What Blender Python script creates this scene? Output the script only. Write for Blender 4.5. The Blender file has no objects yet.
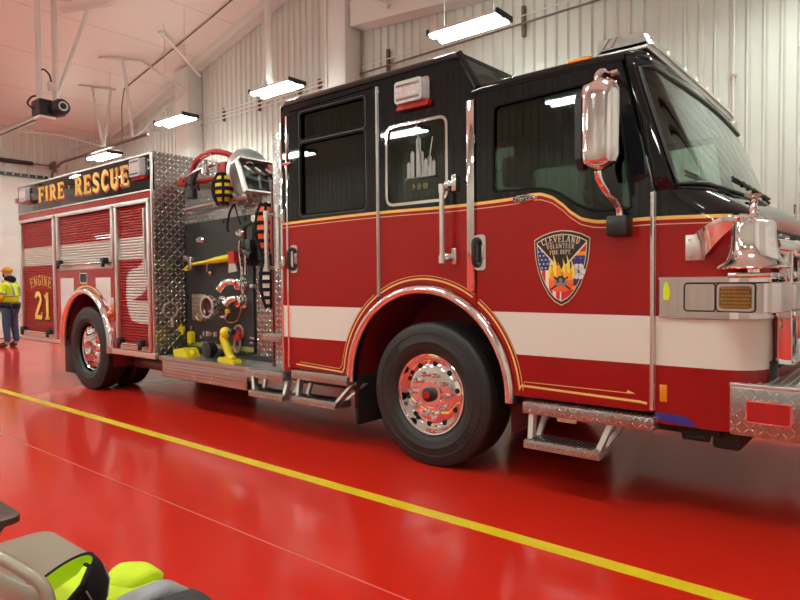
import bpy, bmesh, math, random
from mathutils import Vector, Matrix, noise
random.seed(7)
PI = math.pi
sc = bpy.context.scene
COL = sc.collection

# ------------------------------------------------------------------ materials
MATS = {}
def new_mat(name):
    m = bpy.data.materials.new(name); m.use_nodes = True
    nt = m.node_tree
    return m, nt, nt.nodes['Principled BSDF']
def N(nt, kind, **kw):
    n = nt.nodes.new(kind)
    for k, v in kw.items(): setattr(n, k, v)
    return n
def mth(nt, op, a, b=None, c=None, clamp=False):
    n = nt.nodes.new('ShaderNodeMath'); n.operation = op; n.use_clamp = clamp
    for i, v in enumerate((a, b, c)):
        if v is None: continue
        if isinstance(v, (int, float)): n.inputs[i].default_value = v
        else: nt.links.new(v, n.inputs[i])
    return n.outputs[0]
def mixc(nt, f, a, b):
    n = nt.nodes.new('ShaderNodeMix'); n.data_type = 'RGBA'
    for s, v in ((n.inputs[0], f), (n.inputs[6], a), (n.inputs[7], b)):
        if isinstance(v, tuple): s.default_value = (*v, 1) if len(v) == 3 else v
        elif isinstance(v, (int, float)): s.default_value = v
        else: nt.links.new(v, s)
    return n.outputs[2]
def simple(name, col, rough=.5, metal=0., coat=0., noise_amt=0.06, nscale=6., bump=0., bscale=60., spec=.5, sheen=0.):
    if name in MATS: return MATS[name]
    m, nt, p = new_mat(name)
    p.inputs['Roughness'].default_value = rough; p.inputs['Metallic'].default_value = metal
    p.inputs['Coat Weight'].default_value = coat; p.inputs['Coat Roughness'].default_value = .04
    p.inputs['Specular IOR Level'].default_value = spec
    p.inputs['Sheen Weight'].default_value = sheen
    tc = N(nt, 'ShaderNodeTexCoord'); nz = N(nt, 'ShaderNodeTexNoise'); nz.inputs['Scale'].default_value = nscale
    nz.inputs['Detail'].default_value = 3
    nt.links.new(tc.outputs['Object'], nz.inputs['Vector'])
    lo = tuple(max(0, c * (1 - noise_amt)) for c in col); hi = tuple(min(1, c * (1 + noise_amt)) for c in col)
    nt.links.new(mixc(nt, nz.outputs['Fac'], lo, hi), p.inputs['Base Color'])
    if bump:
        n2 = N(nt, 'ShaderNodeTexNoise'); n2.inputs['Scale'].default_value = bscale
        nt.links.new(tc.outputs['Object'], n2.inputs['Vector'])
        b = N(nt, 'ShaderNodeBump'); b.inputs['Strength'].default_value = bump; b.inputs['Distance'].default_value = .01
        nt.links.new(n2.outputs['Fac'], b.inputs['Height']); nt.links.new(b.outputs[0], p.inputs['Normal'])
    MATS[name] = m; return m
def emis(name, col, st):
    m, nt, p = new_mat(name)
    p.inputs['Base Color'].default_value = (.8, .8, .8, 1)
    p.inputs['Emission Color'].default_value = (*col, 1); p.inputs['Emission Strength'].default_value = st
    MATS[name] = m; return m

RED = (.30, .008, .008); BLACKP = (.007, .0075, .009); WHITEP = (.72, .69, .63)
red_plain = simple('red_paint', RED, .22, coat=.6, noise_amt=.03, spec=.1)
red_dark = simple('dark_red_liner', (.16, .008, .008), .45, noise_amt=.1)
blackp = simple('black_paint', BLACKP, .2, coat=.9, noise_amt=.05, spec=0)
chrome = simple('chrome', (.86, .86, .87), .05, 1, noise_amt=.02)
steel = simple('brushed_steel', (.68, .67, .65), .25, 1, noise_amt=.06)
alum = simple('satin_aluminium', (.74, .73, .71), .34, .9, noise_amt=.05)
rubber = simple('tyre_rubber', (.014, .014, .0145), .55, noise_amt=.2, nscale=20, bump=.1)
rubber_mark = simple('raised_rubber', (.03, .03, .03), .42, noise_amt=.1)
plastic = simple('black_plastic', (.012, .012, .013), .4)
darkfab = simple('black_fabric', (.012, .012, .013), .9, noise_amt=.3, nscale=40, bump=.4, bscale=200, spec=.2)
chassis = simple('chassis_black', (.01, .009, .009), .6)
panelblk = simple('pump_panel_black', (.022, .023, .022), .45)
yellow = simple('yellow_plastic', (.75, .62, .01), .4)
yellowp = simple('yellow_paint', (.86, .66, .02), .3, noise_amt=.08, nscale=3)
gold = simple('gold_leaf', (.92, .60, .10), .35, noise_amt=.15, nscale=30)
goldl = simple('pinstripe_gold', (.80, .52, .16), .35, noise_amt=.2, nscale=60)
orange_s = simple('letter_shade_red', (.50, .035, .015), .4)
white_s = simple('white_vinyl', WHITEP, .3, coat=.5, noise_amt=.02)
blue_s = simple('blue_decal', (.03, .035, .25), .35)
amber = simple('amber_lens', (.75, .25, .01), .18, coat=1)
ambergrid = simple('amber_grid_lens', (.17, .10, .012), .2, coat=1)
redlens = simple('red_lens', (.42, .01, .01), .12, coat=1)
ledlens = simple('led_lens', (.42, .43, .46), .3, noise_amt=.3, nscale=60)
gasket = simple('window_rubber', (.004, .004, .004), .8, spec=.2)
sadd = simple('seat_grey_green', (.06, .075, .07), .7)
hoseR = simple('red_hose', (.36, .02, .02), .5)
canvas = simple('canvas_hose', (.80, .76, .64), .85, noise_amt=.2, nscale=30)
orangefab = simple('orange_hose', (.80, .14, .03), .7)
yellowfab = simple('yellow_hose', (.75, .58, .02), .7)
hivis = simple('hi_vis_yellow', (.62, .80, .015), .75, noise_amt=.12, nscale=8, bump=.3, bscale=18)
greytape = simple('reflective_tape', (.33, .34, .36), .45)
charcoal = simple('charcoal_fabric', (.035, .037, .042), .85, noise_amt=.25, nscale=12, bump=.3, bscale=30)
denim = simple('blue_denim', (.045, .07, .13), .9, noise_amt=.25, nscale=12)
skin = simple('skin', (.45, .25, .17), .55)
beard = simple('dark_beard', (.03, .02, .015), .9)
mustard = simple('mustard_cap', (.55, .30, .03), .85)
boot = simple('brown_boots', (.05, .03, .02), .7)
beige = simple('beige_enamel', (.30, .265, .20), .38, coat=.3, noise_amt=.04)
brownm = simple('brown_enamel', (.035, .026, .022), .28, coat=.3)
wallm = simple('wall_steel_white', (.60, .585, .53), .42, coat=.15, noise_amt=.05, nscale=.8)
white_st = simple('painted_steel_white', (.66, .62, .58), .5, noise_amt=.05, nscale=1.5)
pipe_m = simple('galvanised_conduit', (.5, .48, .45), .4, .5)
rust_m = simple('primer_pipe', (.14, .09, .075), .5)
clear = None

def paint_body():
    """truck paint: black above the belt line, gold line along it, white band, red below"""
    m, nt, p = new_mat('two_tone_paint')
    tc = N(nt, 'ShaderNodeTexCoord'); s = N(nt, 'ShaderNodeSeparateXYZ')
    nt.links.new(tc.outputs['Object'], s.inputs[0]); X, Y, Z = s.outputs
    x0, x1, z0, z1 = -1.75, 2.45, 1.70, 2.05
    t = mth(nt, 'DIVIDE', mth(nt, 'SUBTRACT', X, x0), x1 - x0, clamp=True)
    fc = N(nt, 'ShaderNodeFloatCurve'); cu = fc.mapping.curves[0]
    pts = [(-1.75, 1.956), (-.5, 1.972), (.35, 1.965), (.74, 1.975), (.90, 1.988), (.965, 1.975), (1.065, 1.92), (1.167, 1.835), (1.26, 1.792), (1.36, 1.778), (1.66, 1.778), (2.05, 1.768), (2.45, 1.768)]
    ff = lambda a: ((a[0] - x0) / (x1 - x0), (a[1] - z0) / (z1 - z0))
    cu.points[0].location = ff(pts[0]); cu.points[1].location = ff(pts[-1])
    for q in pts[1:-1]: cu.points.new(*ff(q))
    fc.mapping.update(); nt.links.new(t, fc.inputs['Value'])
    belt = mth(nt, 'ADD', mth(nt, 'MULTIPLY', fc.outputs[0], z1 - z0), z0)
    above = mth(nt, 'GREATER_THAN', Z, belt)
    d = mth(nt, 'ABSOLUTE', mth(nt, 'SUBTRACT', Z, belt)); inx = mth(nt, 'LESS_THAN', X, 2.06); line = mth(nt, 'MULTIPLY', mth(nt, 'LESS_THAN', d, .0105), inx)
    d2 = mth(nt, 'ABSOLUTE', mth(nt, 'ADD', mth(nt, 'SUBTRACT', Z, belt), .036)); thin = mth(nt, 'MULTIPLY', mth(nt, 'LESS_THAN', d2, .0028), inx)
    side = mth(nt, 'LESS_THAN', mth(nt, 'ABSOLUTE', mth(nt, 'SUBTRACT', Y, 1.25)), 1.262)
    lo = mth(nt, 'GREATER_THAN', Z, .918); hi = mth(nt, 'LESS_THAN', Z, 1.205)
    band = mth(nt, 'MULTIPLY', lo, hi)
    dx_ = mth(nt, 'ADD', X, .06); dz_ = mth(nt, 'SUBTRACT', Z, .60)
    rad = mth(nt, 'SQRT', mth(nt, 'ADD', mth(nt, 'MULTIPLY', dx_, dx_), mth(nt, 'MULTIPLY', dz_, dz_)))
    band = mth(nt, 'MULTIPLY', band, mth(nt, 'GREATER_THAN', rad, .868))
    c = mixc(nt, band, RED, WHITEP); c = mixc(nt, thin, c, (.7, .45, .3)); c = mixc(nt, above, c, BLACKP); c = mixc(nt, line, c, (.82, .50, .14))
    nt.links.new(c, p.inputs['Base Color'])
    p.inputs['Roughness'].default_value = .2; p.inputs['Coat Weight'].default_value = .9; p.inputs['Coat Roughness'].default_value = .03; p.inputs['Specular IOR Level'].default_value = 0
    MATS['two_tone'] = m; return m
body = paint_body()

def diamond(name, col=(.80, .79, .77), base_r=.30, pitch=.037, dist=.007, el=(.60, .15), lo=.52):
    m, nt, p = new_mat(name)
    uv = N(nt, 'ShaderNodeUVMap'); s = N(nt, 'ShaderNodeSeparateXYZ'); nt.links.new(uv.outputs[0], s.inputs[0])
    a = mth(nt, 'DIVIDE', s.outputs[0], pitch); b = mth(nt, 'DIVIDE', s.outputs[1], pitch)
    par = mth(nt, 'FLOORED_MODULO', mth(nt, 'ADD', mth(nt, 'FLOOR', a), mth(nt, 'FLOOR', b)), 2.)
    fx = mth(nt, 'SUBTRACT', mth(nt, 'FRACT', a), .5); fy = mth(nt, 'SUBTRACT', mth(nt, 'FRACT', b), .5)
    P = mth(nt, 'ADD', fx, fy); Q = mth(nt, 'SUBTRACT', fx, fy)
    def el_(u, v): return mth(nt, 'ADD', mth(nt, 'POWER', mth(nt, 'ABSOLUTE', mth(nt, 'DIVIDE', u, el[0])), 2.), mth(nt, 'POWER', mth(nt, 'ABSOLUTE', mth(nt, 'DIVIDE', v, el[1])), 2.))
    e1, e2 = el_(P, Q), el_(Q, P)
    e = mth(nt, 'ADD', mth(nt, 'MULTIPLY', e1, par), mth(nt, 'MULTIPLY', e2, mth(nt, 'SUBTRACT', 1., par)))
    h = mth(nt, 'SUBTRACT', 1.4, e, clamp=True)
    bp = N(nt, 'ShaderNodeBump'); bp.inputs['Strength'].default_value = 1; bp.inputs['Distance'].default_value = dist
    nt.links.new(h, bp.inputs['Height']); nt.links.new(bp.outputs[0], p.inputs['Normal'])
    nt.links.new(mixc(nt, h, tuple(c * lo for c in col), (.98, .97, .95)), p.inputs['Base Color'])  # glints painted in: raised lozenges pale, ground between them darkened
    p.inputs['Metallic'].default_value = 1
    nt.links.new(mth(nt, 'SUBTRACT', base_r, mth(nt, 'MULTIPLY', h, .14)), p.inputs['Roughness'])
    MATS[name] = m; return m
dplate = diamond('diamond_plate', pitch=.052, dist=.004, el=(.55, .20), lo=.36)
dplate_s = diamond('diamond_plate_step', base_r=.34, pitch=.036)

def glass_mat(name, tint, ior=1.55):
    m = bpy.data.materials.new(name); m.use_nodes = True; nt = m.node_tree; nt.nodes.clear()
    o = N(nt, 'ShaderNodeOutputMaterial'); mx = N(nt, 'ShaderNodeMixShader'); tr = N(nt, 'ShaderNodeBsdfTransparent'); gl = N(nt, 'ShaderNodeBsdfGlossy')
    tr.inputs[0].default_value = (*tint, 1); gl.inputs['Roughness'].default_value = .02; gl.inputs[0].default_value = (.95, 1, .98, 1)
    fr = N(nt, 'ShaderNodeFresnel'); fr.inputs[0].default_value = ior
    nt.links.new(fr.outputs[0], mx.inputs[0]); nt.links.new(tr.outputs[0], mx.inputs[1]); nt.links.new(gl.outputs[0], mx.inputs[2]); nt.links.new(mx.outputs[0], o.inputs[0])
    MATS[name] = m; return m
tint = glass_mat('tinted_glass', (.30, .36, .33)); tintd = glass_mat('dark_tinted_glass', (.04, .045, .045)); ws_glass = glass_mat('windshield_glass', (.42, .55, .50), 2.0)

def floor_mat():
    m, nt, p = new_mat('red_epoxy')
    tc = N(nt, 'ShaderNodeTexCoord'); n1 = N(nt, 'ShaderNodeTexNoise'); n1.inputs['Scale'].default_value = .5; n1.inputs['Detail'].default_value = 4
    nt.links.new(tc.outputs['Object'], n1.inputs['Vector'])
    n2 = N(nt, 'ShaderNodeTexNoise'); n2.inputs['Scale'].default_value = 9; n2.inputs['Detail'].default_value = 2; nt.links.new(tc.outputs['Object'], n2.inputs['Vector'])
    nt.links.new(mixc(nt, n1.outputs['Fac'], (.62, .020, .010), (.70, .025, .012)), p.inputs['Base Color'])
    nt.links.new(mth(nt, 'ADD', .10, mth(nt, 'MULTIPLY', n1.outputs['Fac'], .12)), p.inputs['Roughness'])
    b = N(nt, 'ShaderNodeBump'); b.inputs['Strength'].default_value = .10; b.inputs['Distance'].default_value = .01
    nt.links.new(n2.outputs['Fac'], b.inputs['Height']); nt.links.new(b.outputs[0], p.inputs['Normal'])
    p.inputs['Specular IOR Level'].default_value = .42
    return m
def ceil_mat():
    m, nt, p = new_mat('ceiling_liner')
    tc = N(nt, 'ShaderNodeTexCoord'); n1 = N(nt, 'ShaderNodeTexNoise'); n1.inputs['Scale'].default_value = .7
    nt.links.new(tc.outputs['Object'], n1.inputs['Vector'])
    s = N(nt, 'ShaderNodeSeparateXYZ'); nt.links.new(tc.outputs['Object'], s.inputs[0])
    f = mth(nt, 'FRACT', mth(nt, 'DIVIDE', s.outputs[0], 1.52)); seam = mth(nt, 'LESS_THAN', f, .010)
    c = mixc(nt, n1.outputs['Fac'], (.80, .73, .67), (.84, .77, .71)); c = mixc(nt, mth(nt, 'MULTIPLY', seam, .5), c, (.3, .2, .18))
    nt.links.new(c, p.inputs['Base Color']); p.inputs['Roughness'].default_value = .7
    return m

# ------------------------------------------------------------------ mesh helpers
class MB:
    def __init__(s): s.bm = bmesh.new(); s.mi = 0
    def _m(s, faces):
        for f in faces: f.material_index = s.mi
    def box(s, x0, x1, y0, y1, z0, z1, bev=0., seg=2):
        b = bmesh.new(); bmesh.ops.create_cube(b, size=1)
        for v in b.verts: v.co = Vector(((x0 + x1) / 2 + v.co.x * (x1 - x0), (y0 + y1) / 2 + v.co.y * (y1 - y0), (z0 + z1) / 2 + v.co.z * (z1 - z0)))
        if bev: bmesh.ops.bevel(b, geom=b.edges[:], offset=bev, segments=seg, affect='EDGES', profile=.5)
        return s.add(b)
    def add(s, b, M=None):
        if M is not None: bmesh.ops.transform(b, matrix=M, verts=b.verts)
        me = bpy.data.meshes.new('t'); b.to_mesh(me); b.free(); n = len(s.bm.faces); s.bm.from_mesh(me); bpy.data.meshes.remove(me)
        s.bm.faces.ensure_lookup_table()
        for f in s.bm.faces[n:]: f.material_index = s.mi
        return s
    def obox(s, c, size, M, bev=0.):
        b = bmesh.new(); bmesh.ops.create_cube(b, size=1)
        for v in b.verts: v.co = Vector((v.co.x * size[0], v.co.y * size[1], v.co.z * size[2]))
        if bev: bmesh.ops.bevel(b, geom=b.edges[:], offset=bev, segments=2, affect='EDGES')
        return s.add(b, Matrix.Translation(c) @ M.to_4x4())
    def tube(s, pts, r, n=10, closed=False, ry=None, caps=True):
        pts = [Vector(p) for p in pts]; rings = []; L = len(pts)
        rr = [r[min(len(r) - 1, int(i * len(r) / L))] if len(r) != L else r[i] for i in range(L)] if isinstance(r, (list, tuple)) else [r] * L
        up = None
        for i, p in enumerate(pts):
            a = pts[(i - 1) % L] if (i > 0 or closed) else p; c = pts[(i + 1) % L] if (i < L - 1 or closed) else p
            t = (c - a).normalized()
            if up is None:
                up = Vector((0, 0, 1)) if abs(t.z) < .9 else Vector((1, 0, 0))
            u = t.cross(up); 
            if u.length < 1e-5: u = t.orthogonal()
            u.normalize(); w = u.cross(t).normalized(); up = w
            R2 = rr[i] * (ry if ry else 1)
            rings.append([s.bm.verts.new(p + u * math.cos(2 * PI * k / n) * rr[i] + w * math.sin(2 * PI * k / n) * R2) for k in range(n)])
        fs = []
        for i in range(L if closed else L - 1):
            A, B = rings[i], rings[(i + 1) % L]
            for k in range(n): fs.append(s.bm.faces.new((A[k], A[(k + 1) % n], B[(k + 1) % n], B[k])))
        if caps and not closed:
            fs.append(s.bm.faces.new(rings[0][::-1])); fs.append(s.bm.faces.new(rings[-1]))
        for f in fs: f.smooth = True
        s._m(fs); return s
    def lathe(s, prof, c, axis='Y', n=48, smooth=True, a0=0., a1=2 * PI):
        """prof: (radius, offset along axis)"""
        c = Vector(c); full = abs(a1 - a0 - 2 * PI) < 1e-6; R = []
        for k in range(n if full else n + 1):
            a = a0 + (a1 - a0) * k / n; ca, sa = math.cos(a), math.sin(a); ring = []
            for r, o in prof:
                if axis == 'Y': p = Vector((r * ca, o, r * sa))
                elif axis == 'Z': p = Vector((r * ca, r * sa, o))
                else: p = Vector((o, r * ca, r * sa))
                ring.append(s.bm.verts.new(c + p))
            R.append(ring)
        fs = []
        for k in range(len(R) if full else len(R) - 1):
            A, B = R[k], R[(k + 1) % len(R)]
            for i in range(len(prof) - 1):
                try: fs.append(s.bm.faces.new((A[i], A[i + 1], B[i + 1], B[i])))
                except ValueError: pass
        for f in fs: f.smooth = smooth
        s._m(fs); return s
    def cyl(s, a, b, r, n=16): return s.tube([a, b], r, n)
    def prism(s, outer, y0, y1, holes=(), plane='XZ'):
        b = bmesh.new(); E = []
        def P(u, v, w):
            return (u, w, v) if plane == 'XZ' else ((u, v, w) if plane == 'XY' else (w, u, v))
        for loop in (outer, *holes):
            vs = [b.verts.new(P(u, v, y0)) for u, v in loop]
            for i in range(len(vs)): E.append(b.edges.new((vs[i], vs[(i + 1) % len(vs)])))
        bmesh.ops.triangle_fill(b, use_beauty=True, use_dissolve=False, edges=E)
        if y1 != y0:
            r = bmesh.ops.extrude_face_region(b, geom=b.faces[:])
            vs = [g for g in r['geom'] if isinstance(g, bmesh.types.BMVert)]
            o = Vector(P(0, 0, y1 - y0)); bmesh.ops.translate(b, verts=vs, vec=o)
            bmesh.ops.recalc_face_normals(b, faces=b.faces[:])
        return s.add(b)
    def sphere(s, c, r, sc3=(1, 1, 1), n=12):
        b = bmesh.new(); bmesh.ops.create_uvsphere(b, u_segments=n * 2, v_segments=n, radius=r)
        for f in b.faces: f.smooth = True
        return s.add(b, Matrix.Translation(c) @ Matrix.Diagonal((*sc3, 1)))
    def strip(s, pts, w, y, closed=False, t=.0015):
        """flat band of width w following (x,z) pts, standing on the plane y"""
        L = len(pts); q = [Vector(p) for p in pts]; A = []; B = []
        for i in range(L):
            a = q[(i - 1) % L] if (i or closed) else q[i]; c = q[(i + 1) % L] if (i < L - 1 or closed) else q[i]
            d = (c - a).normalized(); n = Vector((-d.y, d.x)) * w / 2
            A.append(q[i] + n); B.append(q[i] - n)
        vs = [[s.bm.verts.new((v.x, yy, v.y)) for v in Q] for yy in (y, y + t) for Q in (A, B)]
        fs = []
        for i in range(L if closed else L - 1):
            j = (i + 1) % L
            fs.append(s.bm.faces.new((vs[0][i], vs[0][j], vs[1][j], vs[1][i])))
            fs.append(s.bm.faces.new((vs[0][i], vs[2][i], vs[2][j], vs[0][j])))
            fs.append(s.bm.faces.new((vs[1][j], vs[3][j], vs[3][i], vs[1][i])))
        s._m(fs); return s
    def loft(s, rings, closed=True, caps=True, smooth=True):
        R = [[s.bm.verts.new(p) for p in r] for r in rings]; fs = []; n = len(R[0])
        for i in range(len(R) - 1):
            for k in range(n if closed else n - 1):
                fs.append(s.bm.faces.new((R[i][k], R[i][(k + 1) % n], R[i + 1][(k + 1) % n], R[i + 1][k])))
        if caps and closed: fs.append(s.bm.faces.new(R[0][::-1])); fs.append(s.bm.faces.new(R[-1]))
        for f in fs: f.smooth = smooth
        s._m(fs); return s
    def build(s, name, mats, parent=None, uv=True, recalc=True):
        if recalc: bmesh.ops.recalc_face_normals(s.bm, faces=s.bm.faces[:])
        if uv:
            L = s.bm.loops.layers.uv.new('UVMap')
            for f in s.bm.faces:
                n = f.normal; ax = max(range(3), key=lambda i: abs(n[i]))
                for l in f.loops:
                    c = l.vert.co; l[L].uv = ((c.y, c.z), (c.x, c.z), (c.x, c.y))[ax]
        me = bpy.data.meshes.new(name); s.bm.to_mesh(me); s.bm.free()
        for m in (mats if isinstance(mats, (list, tuple)) else [mats]): me.materials.append(m)
        try: me.set_sharp_from_angle(angle=math.radians(38))
        except Exception: pass
        o = bpy.data.objects.new(name, me); COL.objects.link(o)
        if parent is not None: o.parent = parent
        return o
def tag(o, label=None, cat=None, group=None, kind=None):
    if label: o['label'] = label
    if cat: o['category'] = cat
    if group: o['group'] = group
    if kind: o['kind'] = kind
    return o
def thing(name, label, cat, loc=(0, 0, 0), group=None, rz=0):
    o = bpy.data.objects.new(name, None); COL.objects.link(o); o.location = loc; o.rotation_euler = (0, 0, rz)
    o.empty_display_size = .1
    return tag(o, label, cat, group)
def struct(name, mb, m, label=None): return tag(mb.build(name, m), label, None, None, 'structure')
def arc(cx, cz, r, a0, a1, n=24, rz=None):
    rz = rz or r
    return [(cx + r * math.cos(math.radians(a0 + (a1 - a0) * i / n)), cz + rz * math.sin(math.radians(a0 + (a1 - a0) * i / n))) for i in range(n + 1)]
def rpoly(pts, r, n=5):
    """rounded polygon"""
    out = []; L = len(pts)
    for i in range(L):
        p = Vector(pts[i]); a = (Vector(pts[i - 1]) - p); c = (Vector(pts[(i + 1) % L]) - p)
        ri = r[i] if isinstance(r, (list, tuple)) else r
        ra = min(ri, a.length * .45, c.length * .45)
        A = p + a.normalized() * ra; B = p + c.normalized() * ra
        for k in range(n + 1):
            t = k / n; out.append(tuple((1 - t) ** 2 * A + 2 * t * (1 - t) * p + t * t * B))
    return out
def rr(x0, x1, z0, z1, r=.03, n=5): return rpoly([(x0, z0), (x1, z0), (x1, z1), (x0, z1)], r, n)
def rect(x0, x1, z0, z1): return [(x0, z0), (x1, z0), (x1, z1), (x0, z1)]
def copy_tree(o, parent=None):
    c = o.copy(); COL.objects.link(c)
    if parent is not None: c.parent = parent
    for ch in list(o.children): copy_tree(ch, c)
    return c

# ---- serif letters drawn as strokes: (points, width factor) on a cell of height 1
W_, T_ = 1., .5
def A_(cx, cy, rx, ry, a0, a1, n=10): return [(cx + rx * math.cos(math.radians(a0 + (a1 - a0) * i / n)), cy + ry * math.sin(math.radians(a0 + (a1 - a0) * i / n))) for i in range(n + 1)]
def sf(x, y, h=.13): return ([(x - h, y), (x + h, y)], .42)
G = {
 'F': (.52, [([(.13, 0), (.13, 1)], W_), ([(.0, .96), (.5, .96)], T_), ([(.13, .52), (.4, .52)], T_), ([(.49, 1), (.49, .76)], .4), ([(.4, .64), (.4, .4)], .4), sf(.13, .04)]),
 'E': (.54, [([(.13, 0), (.13, 1)], W_), ([(.0, .96), (.5, .96)], T_), ([(.13, .52), (.4, .52)], T_), ([(0, .04), (.52, .04)], T_), ([(.49, 1), (.49, .78)], .4), ([(.51, 0), (.51, .24)], .4), ([(.4, .64), (.4, .4)], .4)]),
 'I': (.26, [([(.13, 0), (.13, 1)], W_), sf(.13, .04), sf(.13, .96)]),
 'R': (.58, [([(.13, 0), (.13, 1)], W_), ([(0, .96), (.25, .96)], T_), (A_(.24, .73, .2, .23, 90, -90), .8), ([(.25, .5), (.13, .5)], T_), ([(.26, .5), (.47, .03)], W_), sf(.13, .04), ([(.42, .04), (.58, .04)], .4)]),
 'S': (.5, [(A_(.26, .74, .17, .22, 25, 180), .7), ([(.09, .74), (.14, .58), (.38, .42), (.43, .26)], .95), (A_(.26, .26, .17, .22, 0, -155), .7), ([(.45, .97), (.45, .74)], .38), ([(.05, .03), (.05, .26)], .38)]),
 'C': (.52, [(A_(.3, .5, .19, .46, 48, 312, 16), .9), ([(.49, .97), (.49, .7)], .38), ([(.5, .05), (.5, .25)], .38)]),
 'U': (.58, [([(.13, 1), (.13, .3)] + A_(.3, .28, .17, .24, 180, 360)[1:] , .95), ([(.47, .28), (.47, 1)], .6), sf(.13, .96), sf(.47, .96, .1)]),
 'N': (.62, [([(.12, 0), (.12, 1)], .6), ([(.1, .97), (.49, .03)], W_), ([(.5, 0), (.5, 1)], .6), sf(.12, .04, .1), sf(.5, .96, .1), ([(0, .96), (.14, .96)], .4)]),
 'G': (.56, [(A_(.3, .5, .19, .46, 48, 318, 16), .9), ([(.47, .48), (.47, .08)], .8), ([(.33, .46), (.56, .46)], .4), ([(.49, .97), (.49, .72)], .38)]),
 'L': (.5, [([(.13, 0), (.13, 1)], W_), ([(0, .04), (.48, .04)], T_), ([(.47, 0), (.47, .28)], .4), sf(.13, .96)]),
 'V': (.58, [([(.08, 1), (.3, .03)], W_), ([(.3, .03), (.5, 1)], .6), sf(.09, .96), sf(.5, .96, .09)]),
 'A': (.6, [([(.08, 0), (.3, 1)], .6), ([(.3, 1), (.51, 0)], W_), ([(.17, .33), (.43, .33)], .45), sf(.08, .04, .09), sf(.51, .04, .11)]),
 'D': (.58, [([(.13, 0), (.13, 1)], W_), ([(0, .96), (.24, .96)], T_), ([(0, .04), (.24, .04)], T_), (A_(.24, .5, .22, .46, 90, -90), .9)]),
 'O': (.58, [(A_(.29, .5, .2, .46, 0, 360, 24), .9)]),
 'P': (.54, [([(.13, 0), (.13, 1)], W_), ([(0, .96), (.25, .96)], T_), (A_(.24, .72, .2, .24, 90, -90), .8), ([(.25, .48), (.13, .48)], T_), sf(.13, .04)]),
 'T': (.54, [([(.27, 0), (.27, 1)], W_), ([(0, .96), (.54, .96)], T_), ([(.02, 1), (.02, .76)], .4), ([(.52, 1), (.52, .76)], .4), sf(.27, .04)]),
 'Y': (.56, [([(.28, 0), (.28, .48)], W_), ([(.06, 1), (.28, .46)], .9), ([(.28, .46), (.5, 1)], .6), sf(.07, .96, .09), sf(.5, .96, .09), sf(.28, .04)]),
 '2': (.5, [(A_(.25, .74, .16, .22, 165, -20), .9), ([(.4, .68), (.08, .1)], .9), ([(.04, .07), (.46, .07)], .8), ([(.46, .04), (.46, .26)], .4)]),
 '1': (.36, [([(.18, 0), (.18, 1)], 1.1), ([(.04, .82), (.18, .96)], .7), sf(.18, .04)]),
 '9': (.5, [(A_(.25, .72, .16, .23, 0, 360, 20), .8), ([(.41, .72), (.4, .3), (.1, .06)], .8)]),
 '0': (.5, [(A_(.25, .5, .17, .45, 0, 360, 20), .8)]),
 '-': (.3, [([(.05, .5), (.25, .5)], .8)]),
 '.': (.18, [([(.04, .07), (.14, .07)], 1.)]),
 '\u00b7': (.3, [([(.09, .52), (.21, .52)], 1.15)]),
 ' ': (.3, []),
}
def put_text(mb, text, x, z, h, y, stroke=.17, gap=.07, wx=1., arcr=None, flip=1, depth=.002, centre=False, xform=None):
    """letters of height h on the plane y; arcr = (cx, cz, radius) bends the base line"""
    tot = sum(G[c][0] + gap for c in text) * h * wx
    cx = -tot / 2 if centre else 0
    for ch in text:
        w, st = G[ch]
        for pts, k in st:
            sw = stroke * k * h; q = []
            # densify
            for i, p in enumerate(pts):
                q.append((p[0] * wx, p[1]))
            L = len(q); A, B = [], []
            closed = L > 3 and (Vector(q[0]) - Vector(q[-1])).length < 1e-6
            for i in range(L):
                a = Vector(q[max(i - 1, 0)]) if not (closed and i == 0) else Vector(q[-2]); c = Vector(q[min(i + 1, L - 1)]) if not (closed and i == L - 1) else Vector(q[1])
                d = (c - a).normalized(); n = Vector((-d.y, d.x)) * sw / h / 2
                A.append(Vector(q[i]) + n); B.append(Vector(q[i]) - n)
            def P(v):
                u = cx + v.x * h; t = v.y * h
                if arcr:
                    R = arcr[2]; an = u / R
                    return Vector((arcr[0] + math.sin(an) * (R + t * flip), arcr[1] + flip * math.cos(an) * (R + t * flip))) if flip > 0 else Vector((arcr[0] + math.sin(an) * (R - t), arcr[1] - math.cos(an) * (R - t)))
                return Vector((x + u, z + t))
            loop0 = [P(v) for v in A]; loop1 = [P(v) for v in B]
            F0 = [mb.bm.verts.new(xform(v.x, v.y, 0) if xform else (v.x, y, v.y)) for v in loop0]; F1 = [mb.bm.verts.new(xform(v.x, v.y, 0) if xform else (v.x, y, v.y)) for v in loop1]
            K0 = [mb.bm.verts.new(xform(v.x, v.y, depth) if xform else (v.x, y + depth, v.y)) for v in loop0]; K1 = [mb.bm.verts.new(xform(v.x, v.y, depth) if xform else (v.x, y + depth, v.y)) for v in loop1]
            fs = []
            for i in range(L - 1):
                fs.append(mb.bm.faces.new((F0[i], F0[i + 1], F1[i + 1], F1[i])))
                fs.append(mb.bm.faces.new((F0[i], K0[i], K0[i + 1], F0[i + 1]))); fs.append(mb.bm.faces.new((F1[i + 1], K1[i + 1], K1[i], F1[i])))
            mb._m(fs)
        cx += (w + gap) * h * wx
    return tot

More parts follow.
